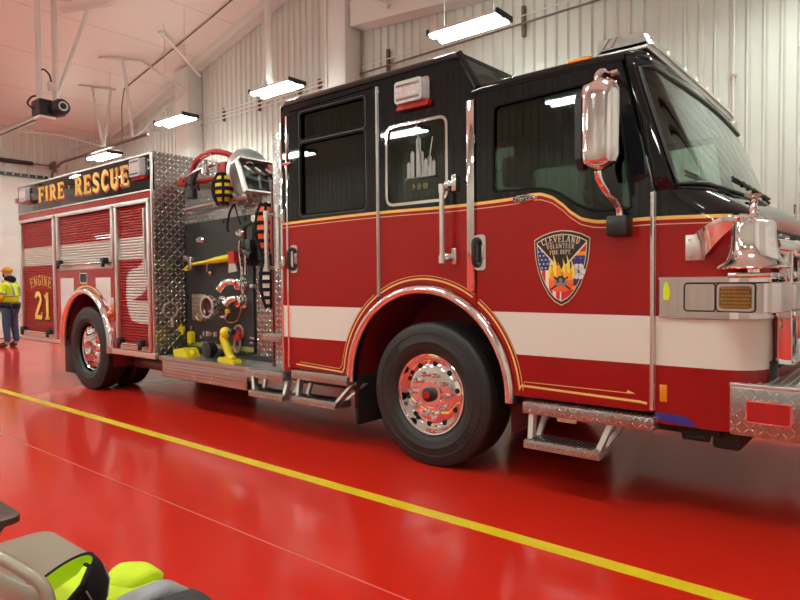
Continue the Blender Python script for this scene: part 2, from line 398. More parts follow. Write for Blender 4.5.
# ================================================================== THE ROOM
XL, XR, YB, YF = -15.6, 4.6, 5.22, -9.0
RX = -5.7
def ceil_z(x): return 5.60 + .256 * ((x - XL) if x < RX else (RX - XL) - (x - RX) * .97)
f = MB(); f.box(XL - .2, XR + .2, YF - .2, YB + .2, -.2, 0); struct('floor', f, floor_mat(), 'glossy red epoxy floor')
f = MB(); f.box(XL, XR, -.80, -.705, 0.0, .003); struct('trim_1', f, yellowp, 'yellow painted line on the red floor along the fire engine')
f = MB(); f.box(XL, XR, -1.652, -1.644, 0.0, .002); struct('trim_2', f, simple('floor_joint', (.72, .16, .12), .4), 'thin pale joint in the red floor')
def corrugated(u0, u1, z_of, z0=0, pitch=.187, d=.042):
    """profile points (u, depth)"""
    pr = []; u = u0
    while u < u1 - .001:
        for du, dd in ((0, 0), (.10, 0), (.118, .4), (.125, 1), (.150, 1), (.157, .4), (.187 * .93, 0)):
            if u + du <= u1: pr.append((u + du, dd * d))
        u += pitch
    pr.append((u1, 0)); return pr
def wall(name, axis, at, u0, u1, ztop, sgn, openings=(), label=None):
    mb = MB(); pr = corrugated(u0, u1, None)
    for i in range(len(pr) - 1):
        (ua, da), (ub, db) = pr[i], pr[i + 1]; um = (ua + ub) / 2
        segs = [(0, None)]
        for (o0, o1, p0, p1) in openings:
            if o0 < um < o1: segs = ([(0, p0)] if p0 > 0 else []) + [(p1, None)]
        for (za, zb) in segs:
            A0, A1 = za, (zb if zb is not None else ztop(ua)); B0, B1 = za, (zb if zb is not None else ztop(ub))
            def P(u, dd, z): return (u, at - sgn * dd, z) if axis == 'Y' else (at - sgn * dd, u, z)
            vs = [mb.bm.verts.new(p) for p in (P(ua, da, A0), P(ub, db, B0), P(ub, db, B1), P(ua, da, A1))]
            mb.bm.faces.new(vs)
    bmesh.ops.remove_doubles(mb.bm, verts=mb.bm.verts[:], dist=1e-5)
    return struct(name, mb, wallm, label)
wall('wall_back', 'Y', YB, XL, XR, ceil_z, 1, label='pale ribbed steel wall behind the fire engine')
DY0, DY1, DZ = -.95, 3.35, 4.30
wall('wall_left', 'X', XL, YF, YB, lambda y: ceil_z(XL), -1, [(DY0, DY1, 0, DZ), (-7.4, -3.1, 0, DZ)], 'pale ribbed steel end wall with an overhead door')
wall('wall_right', 'X', XR, YF, YB, lambda y: ceil_z(XR), 1, [(DY0, DY1, 0, DZ), (-7.4, -3.1, 0, DZ)])
wf = wall('wall_front', 'Y', YF, XL, XR, ceil_z, -1); wf.data.materials[0] = simple('wall_beige', (.42, .39, .33), .6)
cl = MB()
cl.prism([(XL - .1, ceil_z(XL) - .026), (RX, ceil_z(RX)), (XR + .1, ceil_z(XR)), (XR + .1, ceil_z(XR) + .15), (RX, ceil_z(RX) + .15), (XL - .1, ceil_z(XL) + .15)], YF - .1, YB + .1)
struct('ceiling', cl, ceil_mat(), 'pinkish sloping ceiling liner with faint seams')
# rafters and columns
def zr(x): return 5.47 + .2445 * (x - XL)
f = MB(); f.prism([(XL, zr(XL)), (RX - .0, zr(RX)), (RX, zr(RX) + .35), (XL, zr(XL) + .30)], 4.92, 5.18)
f.box(XL, XL + .02, 4.9, 5.18, 5.3, 5.5); struct('trim_3', f, white_st, 'pale sloping rafter along the back wall')
f = MB(); f.box(-11.40, -10.82, 4.78, 5.18, 0, zr(-11.1) + .1, .01); struct('trim_4', f, white_st, 'pale steel column, left of the back wall')
f = MB(); f.box(-5.92, -5.46, 4.74, 5.18, 0, 8.0, .01); f.box(-5.97, -5.92, 4.70, 4.73, 0, 8.0); struct('trim_5', f, white_st, 'pale steel column behind the rear cab')
f = MB(); f.prism([(-5.44, 6.23), (XR - .05, 5.42), (XR - .05, 5.85), (-5.44, 6.70)], 4.85, 5.18); struct('trim_6', f, white_st, 'pale header beam above the right part of the back wall')
f = MB(); f.tube([(-5.3, 4.8, 6.9), (-4.4, 4.75, 6.28)], .05, 8); f.box(-5.4, -5.2, 4.74, 5.1, 6.8, 7.0); struct('trim_7', f, white_st, 'pale diagonal brace at the column')

# overhead doors
def ohdoor(name, x, y0, y1, sgn):
    dm = simple('door_panel_white', (.80, .80, .76), .4, noise_amt=.04, nscale=1)
    mb = MB(); n = 8; h = (DZ + .05) / n
    for i in range(n):
        mb.box(x - .03, x + .03, y0 - .05, y1 + .05, i * h + .014, (i + 1) * h - .014, .006)
        for k in range(5):
            yy = y0 + .05 + (y1 - y0 - .1) * k / 4
            mb.box(x + sgn * .03, x + sgn * .05, yy - .04, yy + .04, i * h + .02, (i + 1) * h - .02)
        mb.box(x + sgn * .03, x + sgn * .045, y0, y1, (i + 1) * h - .03, (i + 1) * h + .012)
    d = struct(name, mb, dm, 'white sectional overhead door with ribbed panels')
    t = MB(); t.mi = 0; 
    for yy in (y0 - .1, y1 + .1): t.box(x + sgn * .04, x + sgn * .12, yy - .03, yy + .03, 0, DZ, .004)
    t.build('door_track', alum, d)
    t = MB(); t.tube([(x + sgn * .15, y0 - .1, DZ + .36), (x + sgn * .15, y1 - .35, DZ + .36)], .055, 12); t.build('torsion_spring', plastic, d)
    t = MB(); t.tube([(x + sgn * .15, y0 - .3, DZ + .36), (x + sgn * .15, y1 + .35, DZ + .36)], .016, 8); t.cyl((x + sgn * .15, y1 + .1, DZ + .36), (x + sgn * .15, y1 + .18, DZ + .36), .10); t.box(x + sgn * .02, x + sgn * .2, y1 + .2, y1 + .22, DZ + .2, DZ + .5); t.build('spring_shaft', rust_m, d)
    t = MB(); t.box(x + sgn * .04, x + sgn * .10, y0 - .05, y1 + .05, DZ - .02, DZ + .07); t.build('top_seal', plastic, d)
    return d
ohdoor('door_1', XL - .06, DY0, DY1, 1)
ohdoor('door_2', XR + .06, DY0, DY1, -1)
ohdoor('door_3', XL - .06, -7.4, -3.1, 1)
ohdoor('door_4', XR + .06, -7.4, -3.1, -1)
f = MB(); f.tube([(XL + .12, 3.45, 3.0), (XL + .12, 3.45, 4.2), (XL + .2, 3.45, 4.42), (XL + .45, 3.45, 4.58), (XL + .9, 3.45, 4.66), (-10.3, 3.45, 4.72)], .035, 8)
tag(f.build('door_track_rail', rust_m), 'brown overhead door track running from the door towards the ceiling struts', 'rail')

# angle iron hangers: each a thing
def hanger(label, top_bar, legs, r=.042):
    mb = MB(); a, b = Vector(top_bar[0]), Vector(top_bar[1]); mb.tube([a, b], r, 4, ry=.5)
    t = thing('ceiling_hanger', label, 'ceiling bracket', a)
    o = mb.build('top_bar', white_st); o.parent = t; o.matrix_parent_inverse = Matrix.Translation(-a)
    for p, q in legs:
        m2 = MB(); m2.tube([p, q], r * .9, 4, ry=.6); o = m2.build('strut', white_st); o.parent = t; o.matrix_parent_inverse = Matrix.Translation(-a)
cz = lambda x: ceil_z(x) - .05
hanger('pair of pale struts holding up the black door opener at top left', ((-10.3, 1.08, cz(-10.3)), (-10.0, 1.75, cz(-10.0))), [((-10.12, 1.16, cz(-10.1)), (-10.12, 1.16, 4.85)), ((-10.12, 1.46, cz(-10.1)), (-10.12, 1.46, 4.95))], .065)
hanger('pale T-shaped diagonal strut right of the door opener', ((-10.45, 1.75, cz(-10.45)), (-9.75, 2.42, cz(-9.8))), [((-10.1, 2.1, cz(-10.1)), (-10.14, 1.45, 4.95))])
hanger('pale V-shaped bracket on the ceiling left of the upper one, above the door track', ((-12.95, 3.15, cz(-12.9)), (-12.75, 3.95, cz(-12.75))), [((-12.9, 3.45, cz(-12.9)), (-12.4, 3.45, 4.72)), ((-12.8, 3.85, cz(-12.8)), (-12.4, 3.46, 4.72))])
hanger('pale V-shaped bracket on the ceiling beside the sloping rafter', ((-11.6, 3.0, cz(-11.6)), (-11.3, 3.9, cz(-11.3))), [((-11.45, 3.5, cz(-11.45)), (-10.95, 3.45, 4.72)), ((-11.3, 3.9, cz(-11.3)), (-10.6, 4.6, 6.0)), ((-10.6, 4.6, 6.0), (-10.95, 3.45, 4.72))])
hanger('pale knee brace from the ceiling to the left column top', ((-10.1, 3.65, cz(-10.1)), (-10.2, 3.85, cz(-10.2))), [((-10.1, 3.7, cz(-10.1)), (-10.4, 4.85, 6.35))], .05)
# thin conduits
def pipe(name, label, pts, r=.012, m=None, cat='pipe', group=None):
    f = MB(); f.tube(pts, r, 8); return tag(f.build(name, m or pipe_m), label, cat, group)
pipe('conduit', 'thin dark conduit climbing the ceiling towards the top', [(-12.75, 4.1, 5.0), (-12.75, 4.1, 5.9), (-12.6, 4.1, cz(-12.6)), (-9.3, 4.3, cz(-9.3)), (-7, 4.4, cz(-7))], .014, rust_m)
pipe('conduit', 'curved pale conduit beside the left wall above the door', [(XL + .035, 3.9, .02), (XL + .035, 3.9, 5.0), (XL + .2, 3.95, 5.15), (-14.2, 4.4, 5.3), (-12.4, 4.9, 5.4)], .02)
pipe('conduit', 'pale looping conduit near the corner of the left and back walls', [(-14.8, 2.4, 5.3), (-14.2, 3.2, 5.25), (-13.6, 3.6, 5.05), (-13.1, 4.2, 4.85)], .018, white_st)
wc = MB()
for k, z in enumerate((5.50, 5.41, 5.32)):
    c_ = pipe('wall_conduit', ('uppermost', 'middle', 'lowest')[k] + ' of the three parallel conduits on the back wall left of the cab', [(-10.8, 5.10, z), (-5.95, 5.10, z)], .016, white_st, group=None)
    if k == 1:
        for xx in (-9.9, -8.55, -7.2, -6.6):
            b = MB(); b.box(xx - .02, xx + .02, 5.12, 5.20, 5.26, 5.56); b.build('pipe_clamp', rust_m, c_)
for k, z in enumerate((5.40, 5.52)):
    c_ = pipe('wall_conduit', ('lower', 'upper')[k] + ' conduit along the back wall above the front cab', [(-5.42, 5.10, z), (XR - .1, 5.10, z + .10)], .017 if k == 0 else .01, rust_m if k == 0 else white_st)
    if k == 0:
        for xx in (-4.75, -1.95, .3):
            b = MB(); b.box(xx - .025, xx + .025, 5.12, 5.19, 5.25, 5.72); b.build('pipe_clamp', rust_m, c_)
c_ = pipe('wall_conduit', 'vertical conduit down the back wall at the right edge of the windshield', [(1.03, 5.14, .6), (1.03, 5.14, 5.3)], .015, white_st)
for z in (4.0, 3.4, 2.4):
    b = MB(); b.box(.995, 1.065, 5.12, 5.185, z - .02, z + .02); b.build('pipe_clamp', steel, c_)
# little hooks on the back wall, right
for k, xx in enumerate((1.71, 1.80)):
    h = MB(); h.cyl((xx, 5.19, 2.30), (xx, 5.13, 2.30), .012, 8); h.tube([(xx, 5.13, 2.30), (xx, 5.12, 2.24), (xx, 5.14, 2.20)], .008, 6)
    tag(h.build('wall_hook', rust_m), ('left' if k == 0 else 'right') + ' one of two small hooks on the pale wall above the fire bell', 'hook')

# light fixtures
LED = emis('led_tube', (.86, 1., .92), 112); CEIL_GLOW = emis('added_ceiling_glow', (.86, 1., .92), 26)  # second emitter is an added glow that brightens the ceiling
def fixture():
    t = thing('ceiling_light', 'x', 'ceiling light', (0, 0, 0), 'LED high bay ceiling lights')
    h = MB(); h.prism([(-.17, .0), (.17, .0), (.15, .05), (-.15, .05)], -.56, .56, plane='XZ'); o = h.build('housing', white_st, t)
    o.rotation_euler = (0, 0, PI / 2)
    for s in (-1, 1):
        l = MB(); l.box(-.545, .545, s * .105 - .038, s * .105 + .038, -.040, -.001, .012); l.build('led_strip', LED, t)
        l = MB(); l.box(-.5, .5, s * .08 - .03, s * .08 + .03, .052, .058); l.build('added_glow_strip', CEIL_GLOW, t)  # added upward strip, there only to light the ceiling
        e = MB(); e.box(s * .56 - .02 , s * .56 + .02, -.18, .18, -.02, .06, .008); e.build('end_cap', plastic, t)
    g = MB()
    for i in range(19): g.box(-.54 + i * .06, -.535 + i * .06, -.16, .16, -.02, -.015)
    g.build('wire_guard', steel, t)
    return t
spots = [(-1.92, 3.52, 4.88, 'LED ceiling light above the gap between rear and front cab roofs'),
         (-6.08, 3.60, 4.90, 'LED ceiling light on a white pole just left of the rear cab roof'),
         (-9.42, 3.60, 4.90, 'LED ceiling light beside the pale column left of the hose reel'),
         (-12.55, 3.52, 4.54, 'LED ceiling light right above the black FIRE RESCUE band, farthest left'),
         (2.20, 3.52, 4.88, 'LED ceiling light over the front bumper')]
for yy, zz_ in ((-2.6, 4.95), (-7.0, 4.7)):
    for xx in (-13.1, -9.5, -5.9, -1.9, 2.2): spots.append((xx, yy, zz_, None))
proto = fixture(); first = True
for (x, y, z, lab) in spots:
    o = proto if first else copy_tree(proto); first = False
    o.location = (x, y, z); o.scale = (1.0, 1.1, 1)
    o['label'] = lab or 'LED ceiling light hanging over the open floor in front of the fire engine'
    s = MB()
    if lab and 'white pole' in lab: s.tube([(-.22, .1, .05), (-.34, .1, .3), (-.34, .1, cz(x) - z)], .065, 10)
    else:
        for dx in (-.4, .4): s.tube([(dx, 0, .04), (dx, 0, cz(x + dx) - z + .03)], .004, 6)
    s.build('hanger', white_st, o)

# door opener
t = thing('door_opener', 'black overhead door opener motor with a looping cable at top left', 'door opener', (-10.12, 1.3, 4.7))
m = MB(); m.box(-.20, .18, -.22, .16, -.06, .24, .03); m.box(-.1, .1, .12, .3, .0, .12, .02); m.build('gearbox', plastic, t)
m = MB(); m.lathe([(0, 0), (.15, 0), (.155, .02), (.155, .34), (.13, .38), (0, .38)], (.02, .12, .10), 'X', 20); m.build('motor', plastic, t)
m = MB(); m.box(-.16, .14, -.2, .1, -.12, -.065, .01); m.build('cover', white_st, t)
m = MB(); m.lathe([(.06, -.01), (.09, -.01), (.09, .01), (.06, .01), (.06, -.01)], (.41, .12, .10), 'X', 18); m.build('hand_wheel', steel, t)
m = MB(); pts = [(-.05, -.2, .05), (-.08, -.32, .15), (-.05, -.26, .28), (0, -.16, .36), (0, -.16, .72), (0, -.06, .84), (0, .05, .76), (0, .08, .62)]
def smooth(pts, n=6):
    P = [Vector(p) for p in pts]; out = []
    for i in range(len(P) - 1):
        a, b, c, d = P[max(i - 1, 0)], P[i], P[i + 1], P[min(i + 2, len(P) - 1)]
        for k in range(n):
            u = k / n; out.append(.5 * ((2 * b) + (c - a) * u + (2 * a - 5 * b + 4 * c - d) * u * u + (3 * b - a - 3 * c + d) * u ** 3))
    out.append(P[-1]); return out
m.tube(smooth(pts), .017, 8); m.build('cable', plastic, t)
m = MB(); m.box(-5.4, -.1, -.16, -.12, -.06, .02); m.box(-5.4, -.1, -.04, 0, -.06, .02); m.build('rail', steel, t)
m = MB(); m.tube([(-5.4, -.08, -.02), (-.1, -.08, -.02)], .012, 6); m.build('chain', plastic, t)
m = MB(); m.box(-.04, .04, .02, .16, .46, .62, .01); m.build('junction_box', white_st, t)

# ================================================================== THE FIRE ENGINE
FE = thing('fire_engine', 'red fire engine with black cab top and white stripe on the red floor', 'fire engine', (0, 0, 0))
AX, AZ, AR = -.06, .60, .80           # wheel arch of the cab
YW = 2.5
def archz(x, r=AR): return AZ + math.sqrt(max(0, r * r - (x - AX) ** 2))
TH = .03
# ---- cab side outlines
def apx(z): return 1.655 if z < 1.95 else 1.655 - (z - 1.95) * .231     # windshield pillar line
rear_door = [(-1.56, .635), (-1.56, 2.955), (-.497, 2.975), (-.497, archz(-.497))] + [(x, archz(x)) for x in (-.56, -.62, -.68, -.73, -.77, -.80, -.83, -.85)] + [(AX - AR + .003, .635)]
mid = [(-.485, archz(-.485)), (-.485, 3.03), (.275, 3.04), (.425, 2.755), (.425, archz(.425))] + [(x, archz(x)) for x in [.425 - i * .91 / 18 for i in range(1, 18)]]
front_door = [(.437, archz(.437)), (.437, 2.735), (apx(2.735) - .01, 2.735), (1.645, 1.95), (1.645, .635), (AX + AR - .003, .635)] + [(x, archz(x)) for x in (.73, .715, .70, .67, .63, .58, .52)]
rear_strip = [(-1.67, .60), (-1.67, 3.03), (-.485, 3.03), (-.485, 2.985), (-1.568, 2.965), (-1.568, .60)]
vista = rr(-1.42, -.635, 2.685, 2.925, .04); rwin = rr(-1.42, -.635, 2.02, 2.655, .04)
mwin = rr(-.40, .18, 2.02, 2.63, .07)
fwin = rpoly([(.567, 2.032), (.90, 2.03), (1.04, 2.0), (1.17, 1.90), (1.29, 1.845), (1.53, 1.84), (1.425, 2.655), (.567, 2.625)], [.04, .1, .08, .1, .1, .03, .05, .05])
front_strip = [(apx(2.745), 2.745), (.43, 2.745), (.43, 2.78), (apx(2.76) , 2.78)]
def cab_panel(name, outer, holes, parent, y0=0., y1=TH): 
    m = MB(); m.prism(outer, y0, y1, holes); return m.build(name, body, parent)
near_mid = cab_panel('cab_side_panel', mid, [mwin], FE)
m = MB(); m.prism(rear_strip, 0, TH); m.build('door_frame', body, FE)
D1 = cab_panel('rear_door', rear_door, [vista, rwin], FE, -.006, TH)
D2 = cab_panel('front_door', front_door, [fwin], FE, -.006, TH)
# far side of the cab in one panel, same openings
far_out = [(-1.67, .60), (-1.67, 3.03), (.275, 3.04), (.425, 2.755), (1.46, 2.77), (1.65, 1.95), (1.65, .6), (AX + AR, .6)] + [(AX + AR * math.cos(a * PI / 18), AZ + AR * math.sin(a * PI / 18)) for a in range(1, 18)] + [(AX - AR, .6)]
m = MB(); m.prism(far_out, YW - TH, YW, [vista, rwin, mwin, fwin]); m.build('cab_far_side', body, FE)
def pane(name, loop, y, mat, parent, frame=None, fw=.012):
    g = MB(); g.prism(loop, y, y + .006); g.build(name, mat, parent)
    if frame: 
        fr = MB(); fr.strip(loop, fw, -.009, True, .03); fr.build('window_trim', frame, parent)
pane('window_pane', vista, .022, tintd, D1); pane('window_pane', rwin, .022, tint, D1)
pane('window_pane', mwin, .01, tint, near_mid, chrome, .022); pane('window_pane', fwin, .02, tint, D2)
m = MB(); [m.strip(l, .012, -.0075, True, .012) for l in (vista, rwin)]; m.build('window_gasket', gasket, D1)
m = MB(); m.strip(fwin, .014, -.0075, True, .012); m.build('window_gasket', gasket, D2)
m = MB(); [m.strip(l, .0024, -.008, True, .002) for l in (rr(-1.432, -.623, 2.673, 2.937, .045), rr(-1.432, -.623, 2.008, 2.667, .045))]; m.build('window_edge', simple('edge_grey', (.12, .12, .12), .4), D1)
for l, nm in ((vista, 'far_window'), (rwin, 'far_window'), (mwin, 'far_window'), (fwin, 'far_window')):
    g = MB(); g.prism(l, YW - .02, YW - .014); g.build(nm, glass_mat('far_glass_%d' % id(l), (.75, .85, .8)), FE)
# quarter pillar inside the front window
m = MB(); m.prism([(1.28, 1.83), (1.30, 1.83), (1.24, 2.65), (1.22, 2.65)], .030, .05); m.build('vent_bar', gasket, D2)

# ---- roofs: cross sections lofted along x
def roof_sec(x, zt, zb, r=.07, y0=.0, y1=YW, crown=.03):
    q = [(y0, zb)]
    for k in range(6):
        a = PI - k * PI / 10; q.append((y0 + r + r * math.cos(a), zt - r + r * math.sin(a)))
    q.append(((y0 + y1) / 2, zt + crown))
    for k in range(6):
        a = PI / 2 - k * PI / 10; q.append((y1 - r + r * math.cos(a), zt - r + r * math.sin(a)))
    q.append((y1, zb)); return [Vector((x, a, b)) for a, b in q]
m = MB()
m.loft([roof_sec(-1.67, 3.05, 3.02), roof_sec(-1.64, 3.095, 3.02), roof_sec(-1.0, 3.10, 3.02), roof_sec(.22, 3.095, 3.02), roof_sec(.28, 3.075, 3.02)])
m.build('rear_roof', blackp, FE)
m = MB()
m.loft([[Vector((.28, 0.004, 3.02)), Vector((.27, .07, 3.08)), Vector((.27, YW - .07, 3.08)), Vector((.28, YW - .004, 3.02))], [Vector((.43, .004, 2.755)), Vector((.36, .10, 2.79)), Vector((.36, YW - .10, 2.79)), Vector((.43, YW - .004, 2.755))]], closed=False, smooth=False)
m.build('roof_step', blackp, FE)
m = MB(); m.tube([(.275, .02, 3.065), (.435, .02, 2.785)], .028, 8); m.build('roof_step_rail', blackp, FE)
m = MB()
R4 = [roof_sec(.40, 2.79, 2.738, .035, -.006, YW + .006, .01), roof_sec(.48, 2.805, 2.738, .04, -.006, YW + .006, .01), roof_sec(1.2, 2.81, 2.738, .045, -.006, YW + .006, .01), roof_sec(1.475, 2.80, 2.738, .045, -.006, YW + .006, .01)]
m.loft(R4); 
m.build('front_roof', blackp, FE)
# rear wall, floor and inner lining of the cab
m = MB(); m.box(-1.675, -1.645, .02, YW - .02, .62, 3.05); m.build('cab_rear_wall', blackp, FE)
m = MB(); m.box(-1.64, -.86, .04, YW - .04, .66, .70); m.box(.76, 1.62, .04, YW - .04, .66, .70); m.box(-.9, .8, .75, YW - .75, 1.35, 1.42); m.build('cab_floor', chassis, FE)
m = MB(); m.box(-1.64, .3, .06, YW - .06, 2.98, 3.0); m.box(.3, 1.46, .06, YW - .06, 2.70, 2.72); m.build('headliner', simple('grey_headliner', (.06, .06, .06), .9), FE)

# ---- nose: stations in z
def plan(z, xs, xc, n, y0=0., half=1.25, x_at=None):
    """near corner to far corner, superellipse between x=xs on the flanks and x=xc at the centre line"""
    pts = [(x_at if x_at is not None else 1.662, y0)]
    K = 28
    for i in range(K * 2 + 1):
        a = PI * i / (2 * K)                # 0..pi
        u = math.copysign(abs(math.cos(a)) ** (2 / n), math.cos(a)); v = abs(math.sin(a)) ** (2 / 2.2)
        pts.append((xs + (xc - xs) * v, 1.25 - u * (half - (y0)) ))
    pts.append((x_at if x_at is not None else 1.662, 2 * 1.25 - y0)); return [Vector((x, y, z)) for x, y in pts]
def squir(z, xs, xc, r, x_at=1.662, y0=0., bow=.07):
    """flank straight to xs, round corner of radius r, bowed front"""
    pts = [Vector((x_at, y0, z)), Vector(((x_at + xs) / 2, y0, z))]
    xf = xs + r
    for k in range(9):
        a = -PI / 2 + k * PI / 16
        pts.append(Vector((xs + r * math.cos(a), y0 + r + r * math.sin(a), z)))
    for k in range(1, 12):
        y = y0 + r + (1.25 * 2 - 2 * y0 - 2 * r) * k / 12
        pts.append(Vector((xf + bow * math.sin(PI * k / 12), y, z)))
    for k in range(9):
        a = 0 + k * PI / 16
        pts.append(Vector((xs + r * math.cos(a), YW - y0 - r + r * math.sin(a), z)))
    pts += [Vector(((x_at + xs) / 2, YW - y0, z)), Vector((x_at, YW - y0, z))]
    return pts
m = MB()
secs = [squir(.575, 2.0, 0, .20), squir(.60, 2.0, 0, .215), squir(.915, 2.0, 0, .22), squir(1.21, 2.0, 0, .22), squir(1.5, 2.0, 0, .23), squir(1.70, 1.98, 0, .24, bow=.09),
        squir(1.765, 1.93, 0, .26, bow=.09), squir(1.82, 1.84, 0, .29, x_at=1.660, bow=.10), squir(1.88, 1.755, 0, .28, x_at=1.659, bow=.11), squir(1.935, 1.702, 0, .22, x_at=1.657, y0=.0, bow=.085)]
m.loft(secs, closed=False)
m.build('front_cap', body, FE)
# windshield and pillars
def wsec(z, k):     # k 0 bottom .. 1 top
    x_at = apx(z) if z > 1.95 else 1.657
    xs = x_at + .045 - .02 * k; r = .22 - .12 * k
    return squir(z, xs, 0, r, x_at=x_at, y0=.0 + .015 * k, bow=.065 - .03 * k)
wz = [1.935, 2.05, 2.2, 2.35, 2.5, 2.62, 2.70, 2.76]
rings = [wsec(z, (z - 1.935) / .825) for z in wz]
n = len(rings[0]); i0, i1 = 4, n - 5        # glass spans i0..i1, pillars outside
g = MB()
W2 = [wsec(z, (z - 1.935) / .825)[i0:i1 + 1] for z in (1.965, 2.1, 2.25, 2.4, 2.55, 2.69)]
g.loft(W2, closed=False); WS = g.build('windshield', ws_glass, FE)
p = MB()
p.loft([r[:i0 + 1] for r in rings], closed=False); p.loft([r[i1:] for r in rings], closed=False)
p.loft([wsec(1.935, 0)[i0:i1 + 1], wsec(1.965, .036)[i0:i1 + 1]], closed=False)
p.loft([wsec(z, (z - 1.935) / .825)[i0:i1 + 1] for z in (2.69, 2.74, 2.76)], closed=False)
# brow from the windshield head up to the roof
top = wsec(2.76, 1)
brow = []
for k, (zz, sh) in enumerate(((2.76, 0), (2.785, -.015), (2.80, -.05), (2.812, -.13), (2.815, -.30))):
    brow.append([Vector((max(1.40, v.x + sh * (1 if 2 < i < n - 3 else .3)), min(max(v.y, .02 * k), YW - .02 * k), zz)) for i, v in enumerate(top)])
p.loft(brow, closed=False)
so = p.build('windshield_frame', blackp, FE)
md = so.modifiers.new('s', 'SOLIDIFY'); md.thickness = .02; md.offset = -1
e = MB()
q = wsec(1.972, .045)[i0:i1 + 1]; tq = wsec(2.682, .905)[i0:i1 + 1]
lp = [v + Vector((.006, -.004, 0)) for v in q] + [wsec(z, (z - 1.935) / .825)[i1] + Vector((.004, 0, 0)) for z in (2.1, 2.25, 2.4, 2.55)] + [v + Vector((.008, 0, 0)) for v in tq[::-1]] + [wsec(z, (z - 1.935) / .825)[i0] + Vector((.004, -.004, 0)) for z in (2.55, 2.4, 2.25, 2.1)]
e.tube(lp, .011, 6, closed=True); e.build('windshield_seal', simple('seal_grey', (.05, .055, .055), .35), WS)
# wipers
for k, (b0, tip) in enumerate(((Vector((1.97, .42, 1.90)), Vector((1.79, .13, 2.035))), (Vector((2.07, 1.10, 1.93)), Vector((1.97, .48, 2.02))))):
    w = MB()
    w.tube([b0, (b0 + tip) / 2 + Vector((.02, 0, .01)), tip], .009, 6)
    for s_ in (.2, .35, .5, .65, .8): w.tube([b0.lerp(tip, s_) + Vector((.01, -.015, -.005)), b0.lerp(tip, s_) + Vector((.01, .02, .02))], .012, 6)
    w.tube([b0.lerp(tip, .05) + Vector((.01, 0, .02)), b0.lerp(tip, 1.05) + Vector((.01, 0, .012))], .009, 6)
    w.build('wiper', plastic, FE)
# cab interior: seats, dash, steering wheel
def seat(x, y, face):
    s = MB(); s.box(x - .25, x + .25, y - .24, y + .24, 1.25, 1.40, .05); 
    bx = x - face * .25
    s.box(bx - .07, bx + .07, y - .23, y + .23, 1.38, 2.10, .05); s.box(bx - .06, bx + .06, y - .14, y + .14, 2.12, 2.36, .05); s.build('cab_seat', sadd, FE)
for y in (.5, 2.0): seat(.72, y, 1); seat(-1.25, y, 1)
seat(-.1, 1.25, -1)
m = MB(); m.box(1.35, 1.85, .08, YW - .08, 1.45, 1.86, .08); m.box(.85, 1.4, 1.0, 1.5, 1.3, 1.7, .06); m.build('dashboard', simple('dash_dark', (.02, .02, .021), .6), FE)
m = MB(); m.lathe([(.23 + .018 * math.cos(a * PI / 4), .018 * math.sin(a * PI / 4)) for a in range(9)], (0, 0, 0), 'Z', 32); m.tube([(-.22, 0, 0), (.22, 0, 0)], .014, 6); m.tube([(0, 0, 0), (0, 0, -.4)], .03, 8)
o = m.build('steering_wheel', plastic, FE); o.location = (1.22, .55, 1.93); o.rotation_euler = (0, .5, 0)
# ---- arch trims
def arch_trim(cx, cz, r, w, y, parent, mat, name='arch_trim', a0=0, a1=180, drop=.0, yd=.05, rz=None):
    b = MB(); path = [(cx + r, cz - drop)] + arc(cx, cz, r, a0, a1, 36, rz) + [(cx - r, cz - drop)]
    path = [(p[0], p[1]) for p in path]
    L = len(path); q = [Vector(p) for p in path]; rings = []
    for i in range(L):
        a = q[max(i - 1, 0)]; c = q[min(i + 1, L - 1)]; d = (c - a).normalized(); nn = Vector((-d.y, d.x))
        ring = []
        for k in range(9):
            th = PI * k / 8; off = nn * (-math.cos(th) * w / 2)
            pp = q[i] + off; ring.append(Vector((pp.x, y - math.sin(th) * yd, pp.y)))
        pp = q[i] + nn * (w / 2); ring.append(Vector((pp.x, y + .03, pp.y))); pp = q[i] - nn * (w / 2); ring.append(Vector((pp.x, y + .03, pp.y)))
        rings.append(ring)
    b.loft(rings, closed=True); return b.build(name, mat, parent)
arch_trim(AX, AZ, .758, .075, .0, FE, chrome, 'front_arch_trim', drop=.02, yd=.045)
# gold line around the arch and along the door foot
m = MB()
pin = [(-1.50, .695), (-.925, .655)] + [(AX + .842 * math.cos(math.radians(a)), AZ + .842 * math.sin(math.radians(a))) for a in range(176, 118, -4)]
m.strip([(-1.50, .675), (-.915, .652)], .012, -.0085); m.strip([(-.915, .652)] + [(AX + .838 * math.cos(math.radians(a)), AZ + .838 * math.sin(math.radians(a))) for a in range(174, 121, -4)], .012, -.0085)
m.strip([(-1.45, .698), (-.945, .678)], .004, -.0085); m.strip([(-.945, .678)] + [(AX + .862 * math.cos(math.radians(a)), AZ + .862 * math.sin(math.radians(a))) for a in range(172, 121, -4)], .004, -.0085)
m.build('pinstripe', goldl, D1)
m = MB(); m.strip([(AX + .838 * math.cos(math.radians(a)), AZ + .838 * math.sin(math.radians(a))) for a in range(120, 55, -3)], .012, -.002); m.strip([(AX + .862 * math.cos(math.radians(a)), AZ + .862 * math.sin(math.radians(a))) for a in range(120, 55, -3)], .004, -.002)
m.build('pinstripe', goldl, near_mid)
m = MB(); m.strip([(AX + .838 * math.cos(math.radians(a)), AZ + .838 * math.sin(math.radians(a))) for a in range(53, 2, -3)] + [(.785, .705)], .012, -.0085); m.strip([(.785, .708), (1.58, .690), (1.62, .684)], .014, -.0085)
m.strip([(AX + .862 * math.cos(math.radians(a)), AZ + .862 * math.sin(math.radians(a))) for a in range(53, 4, -3)] + [(.81, .735), (1.5, .735)], .004, -.0085)
m.prism([(1.50, .742), (1.505, .752), (1.55, .735), (1.50, .732)], -.0085, -.007)
m.build('pinstripe', goldl, D2)
